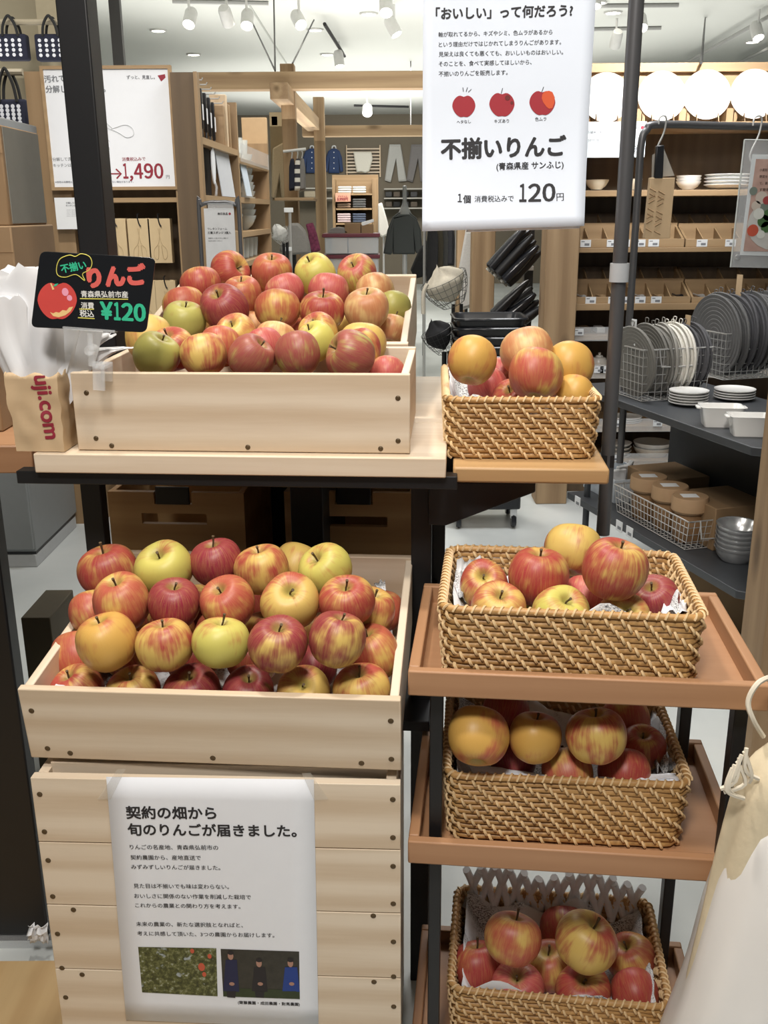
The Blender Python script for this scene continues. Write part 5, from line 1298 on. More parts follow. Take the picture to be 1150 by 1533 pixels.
# black wire basket with black bag, on the floor side
def tilted_basket(label, u0, v0, u1, v1, Y, mat, label2, cloth, name2, stand=True):
    a, e = P(u0, v1, Y), P(u1, v0, Y); w_ = e.x - a.x; h_ = e.z - a.z; c_ = Vector(((a.x + e.x) / 2, Y, a.z))
    t = thing('wire_basket', label, 'basket', c_, 0, 'wire baskets in the aisle')
    M_ = Matrix.Translation((0, 0, h_ * .42)) @ Matrix.Rotation(R(-24), 4, 'Y') @ Matrix.Rotation(R(14), 4, 'X')
    body = MB(); rx, ry, rz = w_ * .52, w_ * .34, h_ * .46
    for k in range(5):
        f = k / 4; s_ = math.cos(f * 1.05); 
        body.tube([M_ @ Vector((rx * s_ * math.cos(2 * math.pi * j / 28), ry * s_ * math.sin(2 * math.pi * j / 28), rz * (.7 - f * 1.5))) for j in range(28)], w_ * .007, 5, True)
    for j in range(22):
        an = 2 * math.pi * j / 22
        body.tube([M_ @ Vector((rx * math.cos(f * 1.05) * math.cos(an), ry * math.cos(f * 1.05) * math.sin(an), rz * (.7 - f * 1.5))) for f in (0, .25, .5, .75, 1)], w_ * .006, 5)
    body.build('wire_body', mat, t)
    if stand: MB().tube([(w_ * .12, 0, h_ * .1), (w_ * .12, 0, -c_.z + .002)], .012, 8).tube([(w_ * .3, .02, h_ * .1), (w_ * .3, .02, -c_.z + .002)], .012, 8).build('stand', BLACK, t)
    rows = []
    for i in range(14):
        f = i / 13; rows.append([])
        for j in range(30):
            an = 2 * math.pi * j / 30; rr = math.sin(math.pi * min(1, f * .97 + .015)); cr = 1 + .25 * noise.noise(Vector((math.cos(an) * 1.8, math.sin(an) * 1.8, f * 4 + u0)))
            rows[-1].append(c_ + M_ @ Vector((rx * .82 * rr * cr * math.cos(an), ry * .82 * rr * cr * math.sin(an), rz * (1.35 - f * 2.0) * (cr if f < .5 else 1))))
    ob = MB().grid(rows, 0, True).build(name2, cloth, ang=60); tag(ob, label2, 'bag')
    return t, ob
tb, ob = tilted_basket('grey wire basket on a stand heaped with cream bags', 636, 398, 706, 462, 6.6, plain('dull_wire', (.12, .12, .11), .4, .5), 'cream cotton bags heaped in the wire basket on its stand', fabric('cream_bag', (.50, .46, .38)), 'cotton_bag')
MB().tube(crv([P(640, 425, 6.5), P(634, 440, 6.5), P(634, 470, 6.5)], 5), .014, 6).build('bag_strap', fabric('cream_bag', (.50, .46, .38)), ob, world=True)
tb, ob = tilted_basket('black wire basket tilted beside the shopping baskets', 636, 478, 684, 532, 4.75, BLACK, 'black net bag inside the tilted black wire basket', fabric('black_net', (.012, .012, .013)), 'net_bag')
# slanted rack of black folders between the two posts
def slant(name, label, u0, v0, u1, v1, Y, r_, mat, group):
    a, e = P(u0, v0, Y), P(u1, v1, Y)
    t = thing(name, label, 'umbrella', a, 0, group)
    q = lambda f: a.lerp(e, f) - a
    MB().tube([q(0), q(.03), q(.25), q(.6), q(.9), q(1)], [r_ * .7, r_, r_ * 1.05, r_ * .9, r_ * .6, r_ * .3], 12).build('folded_canopy', mat, t)
    MB().tube([q(-.05), q(0)], r_ * .45, 8).build('handle', plain('pale_handle', (.30, .29, .25), .5), t)
GLB_ = plain('gloss_black', (.015, .016, .02), .15)
for i in range(6):
    slant('umbrella', ['uppermost', 'second', 'third', 'fourth', 'fifth', 'lowest'][i] + ' black folded umbrella in the upper slanted row', 733 + i * 5, 402 + i * 4.5, 790 + i * 4, 336 + i * 8, 5.5 + .05 * (i % 2), .032, [BLACKP, GLB_, BLACK][i % 3], 'black umbrellas slanting between the posts')
for i in range(5):
    slant('umbrella', ['uppermost', 'second', 'third', 'fourth', 'lowest'][i] + ' black folded umbrella in the lower slanted row', 738 + i * 8, 472 + i * 4, 792 + i * 5, 420 + i * 10, 5.6 + .05 * (i % 2), .032, [BLACKP, BLACK, GLB_][i % 3], 'black umbrellas slanting in the lower row')
ur = root('umbrella_rack', 'dark slanted rack holding the folded umbrellas', 'rack', (P(770, 440, 5.75).x, 5.75, 0))
child('upright', MB().box(P(796, 440, 5.75).x - .05, P(796, 440, 5.75).x, 5.72, 5.78, 0, P(790, 330, 5.75).z), BLACK, ur)
child('shelf', MB().prism([P(735, 482, 5.62), P(795, 432, 5.62), P(800, 440, 5.62), P(742, 492, 5.62)], (0, .13, 0)), BLACK, ur)
pxbox('price_card', 'small white card tucked between the slanted umbrellas', 'price card', 782, 398, 799, 405, 5.65, .02, CARDW)
# garments
def garment(name, label, pts, Y, dep, mat, cat, group=None, extra=None):
    q = [P(u, v, Y) for u, v in pts]; c_ = sum(q, Vector()) / len(q)
    lo = min(p.z for p in q)
    t = thing(name, label, cat, (c_.x, Y + dep / 2, lo), 0, group)
    n = len(q); mb = MB()
    rows = []
    for k, yy in ((.0, -.06 * dep), (.75, 0.0), (1.0, .35), (1.0, .65), (.75, 1.0), (.0, 1.06)):
        rows.append([Vector((c_.x + (p.x - c_.x) * k, Y + dep * yy, c_.z + (p.z - c_.z) * k)) for p in q])
    mid_ = MB().prism([Vector((p.x, Y + dep * .3, p.z)) for p in q], (0, dep * .4, 0))
    for k, yy in ((.93, .12), (.93, .76)): mid_.prism([Vector((c_.x + (p.x - c_.x) * k, Y + dep * yy, c_.z + (p.z - c_.z) * k)) for p in q], (0, dep * .2, 0))
    mid_.build('garment_body', mat, t, world=True, bevel=.012)
    return t
def jacket_pts(u0, v0, u1, v1):
    w_, h_ = u1 - u0, v1 - v0; f = lambda x, y: (u0 + x * w_, v0 + y * h_)
    return [f(*p) for p in ((.40, 0), (.60, 0), (.80, .10), (.92, .35), (1.0, .92), (.86, .97), (.78, .55), (.80, 1), (.20, 1), (.22, .55), (.14, .97), (0, .92), (.08, .35), (.20, .10))]
DENIM = fabric('dark_denim', (.035, .06, .14))
def button_front(t, u, v0, v1, Y, n, mat):
    for i in range(n): child('button', MB().lathe([(0, 0), (.012, 0), (.012, .006), (0, .006)], 10, Matrix.Translation(P(u, v0 + (v1 - v0) * i / (n - 1), Y - .012)) @ Matrix.Rotation(R(90), 4, 'X')), mat, t)
WH = plain('white_hanger', (.7, .7, .7), .5)
for lb, u0, u1 in (('dark denim jacket hanging against the back wall, half behind the beam post', 451, 483), ('dark denim jacket hanging free beside the slatted frame', 486, 514)):
    t = garment('denim_jacket', lb, jacket_pts(u0, 222, u1, 259), 21.88, .10, DENIM, 'jacket', 'denim jackets on the back wall'); button_front(t, (u0 + u1) / 2, 228, 252, 21.88, 4, WH)
    child('hanger', MB().tube(crv([P((u0 + u1) / 2 - 3, 224, 21.95), P((u0 + u1) / 2 - 2, 219, 21.95), P((u0 + u1) / 2 + 2, 219, 21.95), P((u0 + u1) / 2 + 3, 224, 21.95)], 4), .015, 6), WH, t)
fr = root('slatted_frame', 'pale wooden slatted frame on the back wall behind the cream garment', 'frame', (P(542, 262, 21.7).x, 21.7, P(542, 262, 21.7).z))
for v_ in range(222, 262, 5): pxbox('slat', '', '', 518, v_, 570, v_ + 1.8, 21.92, .04, PINE_X, parent=fr)
for u in (518, 568): pxbox('upright', '', '', u, 217, u + 2.2, 265, 21.90, .10, PINE_Z, parent=fr)
garment('folded_shirt', 'bright cream shirt pinned on the slatted frame', [(529, 227), (556, 227), (558, 238), (553, 256), (547, 259), (541, 257), (534, 258), (531, 242)], 21.80, .12, fabric('cream_shirt', (.75, .72, .62)), 'shirt')
for lb, u, mt_ in (('pale grey trousers pinned open on the back wall', 576, fabric('pale_grey_cotton', (.46, .46, .43))), ('darker grey trousers beside the pale ones, cut by the poster', 609, fabric('mid_grey_cotton', (.20, .19, .185)))):
    garment('trousers', lb, [(u + 7, 216), (u + 24, 216), (u + 28, 240), (u + 33, 271), (u + 21, 272), (u + 17, 238), (u + 9, 273), (u, 270), (u + 4, 240)], 21.88, .11, mt_, 'trousers', 'trousers on the back wall')
SHP = plain('pale_shelf', (.42, .40, .35), .6)
ws = root('wall_shelf', 'wall shelves of folded dark clothes below the trousers', 'shelf', (P(605, 320, 21.4).x, 21.4, P(605, 315, 21.4).z))
for v_ in (282, 296, 311): pxbox('shelf', '', '', 575, v_, 640, v_ + 1.6, 21.4, .5, SHP, parent=ws)
k_ = 0
for v_ in (295, 310):
    for u in (582, 594, 607, 620):
        pxbox('folded_clothes', 'dark folded garment ' + ['one', 'two', 'three', 'four'][k_ % 4] + (' along the upper wall shelf' if v_ == 295 else ' along the lower wall shelf'), 'clothes', u - 5, v_ - 8, u + 5, v_, 21.42, .3, [fabric('dark_grey_knit', (.06, .06, .06)), fabric('brown_knit', (.10, .08, .06)), fabric('black_knit', (.02, .02, .02))][k_ % 3], .02, 'folded dark clothes'); k_ += 1
ws2 = root('wall_shelf', 'long low wall shelf below the denim jackets', 'shelf', (P(470, 284, 21.3).x, 21.3, P(470, 296, 21.3).z))
for v_ in (281, 296): pxbox('shelf', '', '', 452, v_, 500, v_ + 1.8, 21.3, .5, SHP, parent=ws2)
pxbox('storage_box', 'pale cloth box on the low wall shelf', 'box', 455, 286, 474, 295.6, 21.35, .3, fabric('pale_cloth', (.42, .36, .26)), .02)
# shelf island with folded shirts
Yi = 15.0
isl = root('shelf_island', 'wooden shelf island of folded shirts in the clothes department', 'shelf', (P(530, 360, Yi).x, Yi, 0))
pxbox('back_panel', '', '', 497, 262, 567, 355, Yi + .5, .03, OAK_X, parent=isl)
pxbox('side_panel', '', '', 557, 268, 567, 355, Yi, .5, OAK_Z, parent=isl); pxbox('side_panel', '', '', 497, 268, 503, 355, Yi, .5, OAK_Z, parent=isl)
for v_ in (290, 312, 334, 354): pxbox('shelf', '', '', 503, v_, 557, v_ + 2.2, Yi, .5, OAK_X, parent=isl)
child('base', MB().box(P(497, 350, Yi).x, P(567, 350, Yi).x, Yi, Yi + .5, 0, P(500, 354, Yi).z), OAK_X, isl)
FC = {'white': fabric('white_knit', (.70, .69, .66)), 'pinkish': fabric('pink_knit', (.58, .46, .47)), 'navy checked': fabric('navy_check', (.08, .10, .15)), 'tan': fabric('tan_knit', (.36, .25, .18)), 'black checked': fabric('black_check', (.10, .10, .10))}
for c_, u, v_, n in (('white', 516, 289, 3), ('white', 538, 289, 3), ('tan', 515, 311, 2), ('black checked', 538, 311, 4), ('pinkish', 515, 333, 4), ('navy checked', 538, 333, 4)):
    k = spx(1, Yi, v_)
    for i in range(n):
        p = P(u, v_, Yi); hh = 3.3 * k
        o = MB().box(-10 * k, 10 * k, .02, .32, 0, hh * .92).build('folded_shirt', FC[c_], loc=(p.x, Yi, p.z + i * hh), bevel=.012)
        tag(o, '%s %s folded shirt in the %s stack %s' % (['lowest', 'second', 'third', 'fourth'][i], c_, {289: 'top', 311: 'middle', 333: 'bottom'}[v_] + (' near' if u < 520 else ' far'), 'of the shelf island'), 'shirt', 'folded shirts on the island')
pc2 = pxbox('price_card', 'salmon-coloured price card on the shelf island', 'price card', 502, 289, 525, 302, Yi - .05, .02, plain('salmon_card', (.70, .36, .25), .6))
s4 = wsheet(502, 302, Yi - .055); L = MB(); letter(L, s4, 'ジャケット', 506, 295, 520, 295, .03); letter(L, s4, '3,990円', 505, 300, 521, 300, .03)
o = L.build('lettering', INKR, pc2); o.location = Vector(s4.o) - Vector(pc2.location)
t = garment('shirt', 'pale shirts hanging on the end of the shelf island', [(566, 305), (572, 303), (580, 330), (584, 350), (576, 354), (572, 356), (566, 350)], 14.6, .25, fabric('pale_shirt', (.52, .50, .46)), 'shirt')
child('stand', MB().tube([P(574, 320, 14.72), Vector((P(574, 320, 14.72).x, 14.72, 0))], .015, 8), CHROME, t)
# clear boxes with red lids
Yr = 9.2
for i, (v0, v1) in enumerate(((350, 380), (382, 412))):
    t = root('storage_box', ['clear storage box with wine-red lid, upper of the two', 'clear storage box with wine-red lid, lower of the two'][i], 'storage box', (P(525, v1, Yr).x, Yr + .2, P(525, v1, Yr).z), 'red-lidded boxes')
    pxbox('body', '', '', 486, v0 + 4, 567, v1, Yr, .4, BINPL, .01, parent=t); pxbox('lid', '', '', 482, v0, 569, v0 + 5, Yr - .02, .44, plain('wine_red_plastic', (.13, .02, .035), .4), .006, parent=t)
    pxbox('rib', '', '', 520, v0 + 5, 522, v1, Yr - .006, .01, plain('box_rib', (.32, .36, .42), .4), parent=t)
tb_ = root('low_table', 'dark low table carrying the red-lidded boxes', 'table', (P(525, 414, Yr).x, Yr + .2, 0)); zt_ = P(525, 412.5, Yr).z
child('top', MB().box(P(480, 412, Yr).x, P(572, 412, Yr).x, Yr, Yr + .5, zt_ - .03, zt_), DKSTEEL, tb_)
for u in (484, 566):
    for y in (.03, .45): child('leg', MB().box(P(u, 412, Yr).x - .015, P(u, 412, Yr).x + .015, Yr + y, Yr + y + .03, 0, zt_ - .03), DKSTEEL, tb_)
pxbox('cardboard_box', 'flattened brown box lying on the red-lidded boxes', 'box', 516, 334, 540, 350, Yr + .1, .25, CARDB); pxbox('cardboard_box', 'opened brown box with raised flap on the red lids', 'box', 541, 337, 559, 350, Yr + .1, .25, CARDB)
outline('paper', [(541, 333), (559, 328), (560, 332), (542, 339)], Yr + .1, .2, CARDW, 'white flap of paper sticking up from the opened box', 'paper', bevel=.003)
outline('cloth', [(490, 350), (495, 342), (505, 340), (514, 341), (521, 347), (521, 350)], Yr + .1, .25, fabric('grey_cloth', (.22, .21, .2)), 'crumpled grey cloth lying on the red-lidded boxes', 'cloth', bevel=.02)
# mannequin sweater and rails
Ym = 12.0
t = garment('sweater', 'charcoal sweater on a stand facing away, beside the poster', [(597, 318), (614, 318), (624, 326), (631, 345), (633, 378), (624, 380), (621, 352), (622, 381), (588, 381), (588, 352), (586, 382), (574, 380), (580, 345), (588, 325)], Ym, .28, fabric('charcoal_wool', (.055, .06, .06)), 'sweater')
child('stand_pole', MB().tube([P(606, 380, Ym + .14), Vector((P(606, 380, Ym + .14).x, Ym + .14, 0.0))], .03, 12), CHROME, t)
child('neck_cap', MB().lathe([(0, .34), (.025, .33), (.025, .14), (.05, .08), (.09, 0), (0, 0)], 20, Matrix.Translation(P(606, 322, Ym + .14))), plain('clear_torso', (.30, .31, .31), .3, alpha=.6), t)
for i, (u, mt_, lb) in enumerate(((648, fabric('black_coat', (.012, .012, .013)), 'black coat hanging under the poster corner, first of the rail'), (656, fabric('olive_coat', (.07, .06, .04)), 'olive-brown coat hanging second on the rail'), (663, fabric('grey_coat', (.09, .09, .09)), 'grey coat hanging third on the rail'), (673, fabric('dark_coat', (.04, .04, .045)), 'dark coat hanging next to the wooden post'))):
    v1 = (440, 425, 402, 398)[i]
    garment('coat', lb, [(u - 5, 330), (u + 6, 330), (u + 9, 360), (u + 8, v1), (u - 9, v1), (u - 8, 360)], 9.0 + .1 * i, .2, mt_, 'coat', 'coats on the rail')
rl = root('clothes_rail', 'steel clothes rail carrying the dark coats', 'clothes rail', (P(660, 330, 9.2).x, 9.2, 0))
child('bar', MB().tube([P(636, 328, 9.2), P(684, 328, 9.2)], .014, 8), CHROME, rl)
for u in (636, 684): child('upright', MB().tube([P(u, 328, 9.2), Vector((P(u, 328, 9.2).x, 9.2, 0))], .014, 8), CHROME, rl)
tc_ = garment('coat', 'black coat slumped low under the sweater beside the aisle', [(628, 375), (640, 360), (650, 372), (648, 412), (622, 418), (615, 405)], 10.6, .25, fabric('black_coat', (.012, .012, .013)), 'coat')
child('stand', MB().tube([P(635, 390, 10.72), Vector((P(635, 390, 10.72).x, 10.72, 0))], .015, 8), BLACK, tc_)
ta_ = garment('apron', 'white cloth apron hanging beside the brown post', [(698, 344), (707, 344), (710, 380), (708, 460), (690, 466), (688, 400)], 7.4, .08, fabric('white_apron', (.55, .54, .52)), 'apron')
child('stand', MB().tube([P(700, 345, 7.44), Vector((P(700, 345, 7.44).x, 7.44, 0))], .012, 8), BLACK, ta_)
# vest, plaid scarf and card stand near the glass shelves
t = garment('vest', 'light grey padded vest on display beside the glassware shelves', [(432, 334), (446, 334), (456, 345), (462, 362), (465, 380), (436, 382), (419, 378), (417, 372), (426, 350)], 8.55, .18, fabric('grey_vest', (.24, .23, .215)), 'vest')
child('stand', MB().tube([P(440, 380, 8.64), Vector((P(440, 380, 8.64).x, 8.64, 0))], .02, 8), BLACK, t)
garment('scarf', 'plum and white plaid scarf hanging beside the grey vest', [(457, 336), (468, 333), (474, 350), (480, 375), (470, 379), (463, 376), (461, 350)], 8.75, .10, plain('plum_plaid', (.16, .03, .07), .9, 0, .9, 45), 'scarf')
child('stand', MB().tube([P(466, 350, 8.80), Vector((P(466, 350, 8.80).x, 8.80, 0))], .015, 8), BLACK, bpy.data.objects['scarf'])
t = root('card_stand', 'slim chrome stand with white cards before the grey vest', 'stand', (P(434, 395, 8.3).x, 8.3, 0))
child('pole', MB().tube([Vector((P(434, 395, 8.3).x, 8.3, 0)), P(434, 318, 8.3)], .012, 8), CHROME, t)
pxbox('card', '', '', 425, 311, 439, 318, 8.28, .01, CARDW, parent=t); pxbox('card', '', '', 425, 370, 437, 376, 8.28, .01, CARDW, parent=t)
tilted_basket('pale wire basket of white cloths by the glass shelves', 408, 336, 434, 366, 8.1, CHROME, 'white cloths heaped in the pale wire basket', fabric('white_cloth', (.62, .62, .6)), 'cloth', True)
# hanging tops near the first post
for i, (lb, u0, u1, mt_) in enumerate((('navy top hanging on the short rail by the beam post', 433, 440, fabric('navy_top', (.012, .015, .03))), ('striped white and black top hanging on the short rail', 441, 449, None), ('dark edged top hanging last on the short rail', 449, 455, fabric('grey_top', (.20, .19, .18))))):
    if mt_ is None:
        mt, nt, b = newmat('striped_knit'); wv = nd(nt, 'ShaderNodeTexWave', wave_type='BANDS', bands_direction='Z'); wv.inputs['Scale'].default_value = 4.5
        nt.links.new(coords(nt), wv.inputs['Vector']); nt.links.new(ramp(nt, wv.outputs['Fac'], [(.45, (.03, .03, .04)), (.55, (.70, .68, .62))]), b.inputs['Base Color']); b.inputs['Roughness'].default_value = .9; mt_ = mt
    t = garment('knit_top', lb, [(u0 + 1, 238), (u1 - 1, 236), (u1 + 1, 250), (u1 + 2, 284), (u0 - 1, 286), (u0 - 1, 250)], 8.75, .12, mt_, 'top', 'tops on the short rail')
    child('hanger', MB().tube(crv([P((u0 + u1) / 2, 237, 8.80), P((u0 + u1) / 2 + 1, 229, 8.80), P((u0 + u1) / 2 - 1, 225, 8.80)], 4), .006, 6), CHROME, t)
t = root('rail_arm', 'short steel rail arm fixed to the wooden post', 'rail', (P(435, 226, 8.80).x, 8.80, P(435, 226, 8.80).z)); child('arm', MB().tube([P(424, 227, 8.80), P(458, 223, 8.80)], .012, 8).tube([P(431, 226, 8.80), P(431, 226, 9.18)], .012, 8), CHROME, t)
# display panel with hanging beige trousers and shelf
pxbox('partition', 'beige partition panel at the end of the glass shelves', 'panel', 403, 168, 427, 300, 9.9, .08, plain('beige_panel', (.30, .23, .13), .8))
outline('trousers', [(408, 222), (426, 212), (428, 240), (427, 296), (421, 296), (418, 268), (412, 296), (406, 296)], 9.82, .09, fabric('beige_cotton', (.50, .40, .26)), 'beige trousers pinned on the partition panel', 'trousers', bevel=.015)
t = pxbox('shelf', 'long wooden shelf below the hanging tops', 'shelf', 411, 296, 470, 300, 8.72, .46, OAK_X)
pxbox('sign', 'small red sign standing above the partition', 'sign', 406, 174, 416, 188, 9.9, .02, plain('red_sign', (.40, .02, .02), .5)); 

# ================================================================== TIMBER FRAME, CEILING FITTINGS
def beam(n, u0, v0, u1, v1, Y, mat, dep=.16):
    a, e = P(u0, v0, Y), P(u1, v1, Y); struct('beam_%d' % n, MB().box(a.x, e.x, Y, Y + dep, e.z, a.z), mat, bevel=.006)
beam(1, 290, 108, 640, 132, 9.0, BEAM_X)
a, e = P(640, 110, 9.0), P(640, 131, 9.0); struct('beam_2', MB().box(a.x, 1.25, 9.0, 9.16, e.z, a.z), BEAM_X, bevel=.006)
beam(3, 452, 188, 640, 203, 12.0, BEAM_X)
a, e = P(420, 132, 9.17), P(441, 132, 9.17); struct('column_5', MB().box(a.x, e.x, 9.17, 9.33, 0, P(430, 95, 9.17).z), BEAM_Z, bevel=.006)
a, e = P(471, 200, 12.0), P(487, 200, 12.0); struct('column_6', MB().box(a.x, e.x, 11.85, 11.99, 0, P(478, 145, 11.85).z), BEAM_Z, bevel=.006)
z0_, z1_ = P(440, 158, 9.2).z, P(440, 134, 9.2).z; xa = P(432, 150, 9.3).x
struct('beam_4', MB().prism([(xa - .10, 8.7, z0_), (xa + .05, 8.7, z0_), (xa + .12, 12.0, z0_), (xa - .03, 12.0, z0_)], (0, 0, z1_ - z0_)), BEAM_Y, bevel=.006)
LAMPW = plain('white_lamp_body', (.62, .62, .60), .45)
LIT = plain('lit_lamp', (1, .95, .85), .5, emit=14)
def ceil_point(u, v, drop=.25): return PZ(u, v, 3.5 - drop)
def spot(label, u, v, aim, lit=True, r_=.05, mat=LAMPW):
    p = ceil_point(u, v); t = thing('spotlight', label, 'spotlight', p, 0, 'ceiling spotlights')
    d = Vector(aim).normalized(); q = d.to_track_quat('Z', 'Y').to_matrix().to_4x4()
    MB().lathe([(0, -.12), (r_ * .8, -.12), (r_, -.09), (r_, .06), (r_ * .9, .06), (r_ * .85, .045), (0, .045)], 20, q).build('housing', mat, t)
    MB().lathe([(0, .047), (r_ * .84, .047)], 20, q).build('lamp', LIT if lit else plain('dark_lens', (.03, .03, .03), .2), t)
    MB().tube([(0, 0, 0), (0, 0, .225)], .012, 8).build('stem', mat, t)
SPOTS = [(284, 30, (-.1, -.6, -.75), 1, 'first spotlight on the short track above the wall poster'), (340, 28, (.1, .6, -.5), 0, 'unlit middle spotlight on the short track'), (370, 32, (0, -.6, -.75), 1, 'bright spotlight at the end of the short track'), (448, 32, (.3, -.6, -.6), 1, 'lone angled spotlight above the first beam'),
         (578, 12, (0, -.6, -.75), 1, 'bright spotlight beside the top of the poster'), (590, 44, (.4, -.2, -.75), 1, 'white spotlight hanging just below the bright one'), (508, 92, (.1, -.2, -.8), 1, 'spotlight at the end of the slanted track'), (550, 166, (0, -.6, -.6), 1, 'far round spotlight above the clothes department'),
         (960, 36, (0, -.6, -.7), 1, 'bright spotlight just beyond the grey pole'), (922, 62, (0, .6, -.6), 0, 'unlit spotlight between poster and pole'), (1134, 50, (.1, -.5, -.8), 1, 'spotlight on the slanted track above the plates'), (890, 0, (0, -.3, -.9), 1, 'spotlight peeping in above the poster corner')]
for u, v, aim, lit, lb in SPOTS: spot(lb, u, v, aim, lit, .06 if v < 100 else .09)
TRK = plain('grey_track', (.35, .35, .34), .5)
def track(label, u0, v0, u1, v1, drop=.02, mat=TRK):
    a, e = ceil_point(u0, v0, drop), ceil_point(u1, v1, drop)
    return tag(MB().tube([a, e], .02, 6).build('light_track', mat), label, 'light track', 'ceiling light tracks')
track('short pale light track above the wall poster', 258, 2, 402, 5); track('slanted dark light track above the first beam', 486, 36, 516, 84, .1, BLACK); track('dark light track over the clothes department', 530, 158, 612, 160, .02, BLACK)
track('pale light track behind the grey pole', 882, 9, 1016, 8); track('second pale light track behind the grey pole', 882, 44, 990, 42); track('long slanted light track above the plates', 1025, 95, 1152, 24, .1); track('shorter slanted light track near the shelf corner', 1100, 96, 1152, 72, .1)
for u, v, lb in ((290, 81, 'round downlight above the gondola poster'), (490, 81, 'round downlight above the first beam post'), (237, 45, 'round downlight near the dark wall strip'), (472, 44, 'long faint downlight above the beam'), (552, 20, 'faint downlight beside the poster top'), (895, 3, 'downlight at the top edge by the poster'), (918, 18, 'faint downlight behind the pole'), (1127, 62, 'downlight above the last plate')):
    p = PZ(u, v, 3.497); t = thing('downlight', lb, 'downlight', (p.x, p.y, 3.47), 0, 'round ceiling downlights')
    MB().lathe([(.075, .028), (.095, .028), (.095, .012), (.075, .012)], 24).build('ring', LAMPW, t); MB().lathe([(0, .02), (.076, .02)], 24).build('lamp', LIT, t)
ROD = plain('dark_rod', (.04, .04, .04), .5)
for lb, pts in (('thin cable dropping from the ceiling onto the first beam', [PZ(410, 0, 3.5), P(412, 106, 9.08)]), ('slanted brace cable on one side of the beam post', [PZ(378, 34, 3.45), P(412, 106, 9.1)]), ('slanted brace cable on the other side of the beam post', [PZ(470, 30, 3.45), P(438, 95, 9.2)]), ('thin rod hanging from the ceiling above the shelf unit', [PZ(1056, 28, 3.5), P(1050, 94, 5.4)]), ('thin rod above the far beam', [PZ(615, 92, 3.5), P(615, 188, 12.1)])):
    tag(MB().tube(pts, .008, 6).build('cable', ROD), lb, 'cable', 'ceiling cables')
struct('trim_5', MB().box(-2.02, -1.86, 6.30, 6.40, 0, 3.5), plain('taupe_strip', (.36, .31, .21), .8))
a = PZ(170, 0, 3.5); struct('trim_6', MB().box(P(176, 60, 6.9).x - .04, P(176, 60, 6.9).x + .03, 6.9, 6.95, 0, 3.5), ROD)
tag(MB().tube([P(139, 0, 6.2), P(143, 55, 6.2)], .022, 6).build('strap', BLACK), 'dark strap hanging against the beige wall', 'strap')

# ================================================================== POSTER GONDOLA AND AISLE SHELVES (LEFT)
Yg = 4.68
gd = thing('gondola', 'brown shelving gondola carrying the scissors poster and boxes', 'gondola', (-1.22, Yg + .2, 0))
gl, gr_ = P(33, 108, Yg).x, P(297, 300, 4.62).x
child('back_panel', MB().box(gl, -.945, Yg + .30, Yg + .34, 0, P(100, 104, Yg).z), SHADEWOOD_Z, gd)
child('side_panel', MB().box(gl, gl + .16, Yg + .02, Yg + .30, 0, P(40, 106, Yg).z), OAK_Z, gd)
child('shelf', MB().box(gl + .16, -.93, Yg, Yg + .30, P(200, 303, Yg).z, P(200, 296, Yg).z), OAK_X, gd)
child('bracket', MB().prism([(-.95, Yg + .30, P(0, 303, Yg).z), (-.95, Yg + .04, P(0, 303, Yg).z), (-.95, Yg + .30, P(0, 330, Yg).z)], (.02, 0, 0)), SHADEWOOD_Z, gd)
s5 = Sheet(P(165, 190, Yg - .02), (1, 0, 0), (0, 0, 1))
wp = thing('wall_poster', 'large framed kitchen scissors price poster on the gondola', 'poster', s5.o)
q0, q1 = s5.at(64, 104), s5.at(263, 279); q1b = s5.at(80, 282); x0, x1, z0, z1p = -.305, .285, q1.y, q0.y
x0 = (s5.at(57, 100).x + s5.at(80, 283).x) / 2; x1 = (s5.at(253, 98).x + s5.at(270, 283).x) / 2
for a_ in ((x0, x1, z1p, z1p + .014), (x0, x1, z0 - .014, z0), (x0, x0 + .014, z0, z1p), (x1 - .014, x1, z0, z1p)): MB().box(a_[0], a_[1], -.006, .02, a_[2], a_[3]).build('frame_rail', OAK_X, wp)
MB().box(x0 + .013, x1 - .013, 0, .006, z0, z1p).build('poster_sheet', PAPER, wp)
L = MB()
for s_, c4, bo, mi in (('汚れても', (67, 123, 108, 121), .03, 0), ('分解して洗えます。', (69, 138, 158, 137), .03, 0), ('ずっと、見直し。', (190, 118, 232, 118), .025, 0), ('分解して洗える', (79, 241, 118, 240), .012, 0), ('キッチンはさみ', (80, 250, 118, 249), .012, 0), ('消費税込みで', (183, 241, 218, 240), .015, 2), ('円', (160, 266, 165, 266), .01, 1), ('→', (166, 268, 183, 268), .01, 2), ('円', (249, 267, 254, 267), .01, 0),
        ('※価格は消費税込みの表示です。店舗により取り扱いのない場合があります。', (83, 274, 200, 273.5), 0, 1)):
    letter(L, s5, s_, *c4, bold=bo, mi=mi)
digits(L, s5, '1,990', 118, 266, 158, 266, 15, .012, 1); digits(L, s5, '1,490', 184, 267, 246, 267, 22, .035, 2)
LG = MB(); quad(LG, s5, [(236, 113), (247, 111), (248, 116), (241.5, 122)], -.001)
LG.build('logo', INKR, wp)
GP = plain('pencil_line', (.48, .49, .50), .7)
SD = MB()
def line(pts, r_=.0013):
    SD.tube(crv([s5.w(*s5.at(*p), -.001) - s5.o for p in pts], 4), r_, 4)
line([(140, 165), (148, 180), (158, 190), (166, 194)]); line([(143, 163), (152, 178), (160, 185), (168, 192)]); line([(166, 194), (176, 190), (188, 187), (198, 192), (200, 202), (190, 206), (176, 198), (166, 194)]); line([(128, 178), (140, 192), (148, 205), (158, 206), (164, 212)]); line([(146, 202), (150, 214), (156, 222), (164, 224), (160, 216), (150, 210)]); line([(148, 150), (147, 158), (150, 166)])
L.build('lettering', [INKG, plain('slate_ink', (.09, .10, .14), .6), INKR], wp)
SD.build('scissors_drawing', GP, wp)
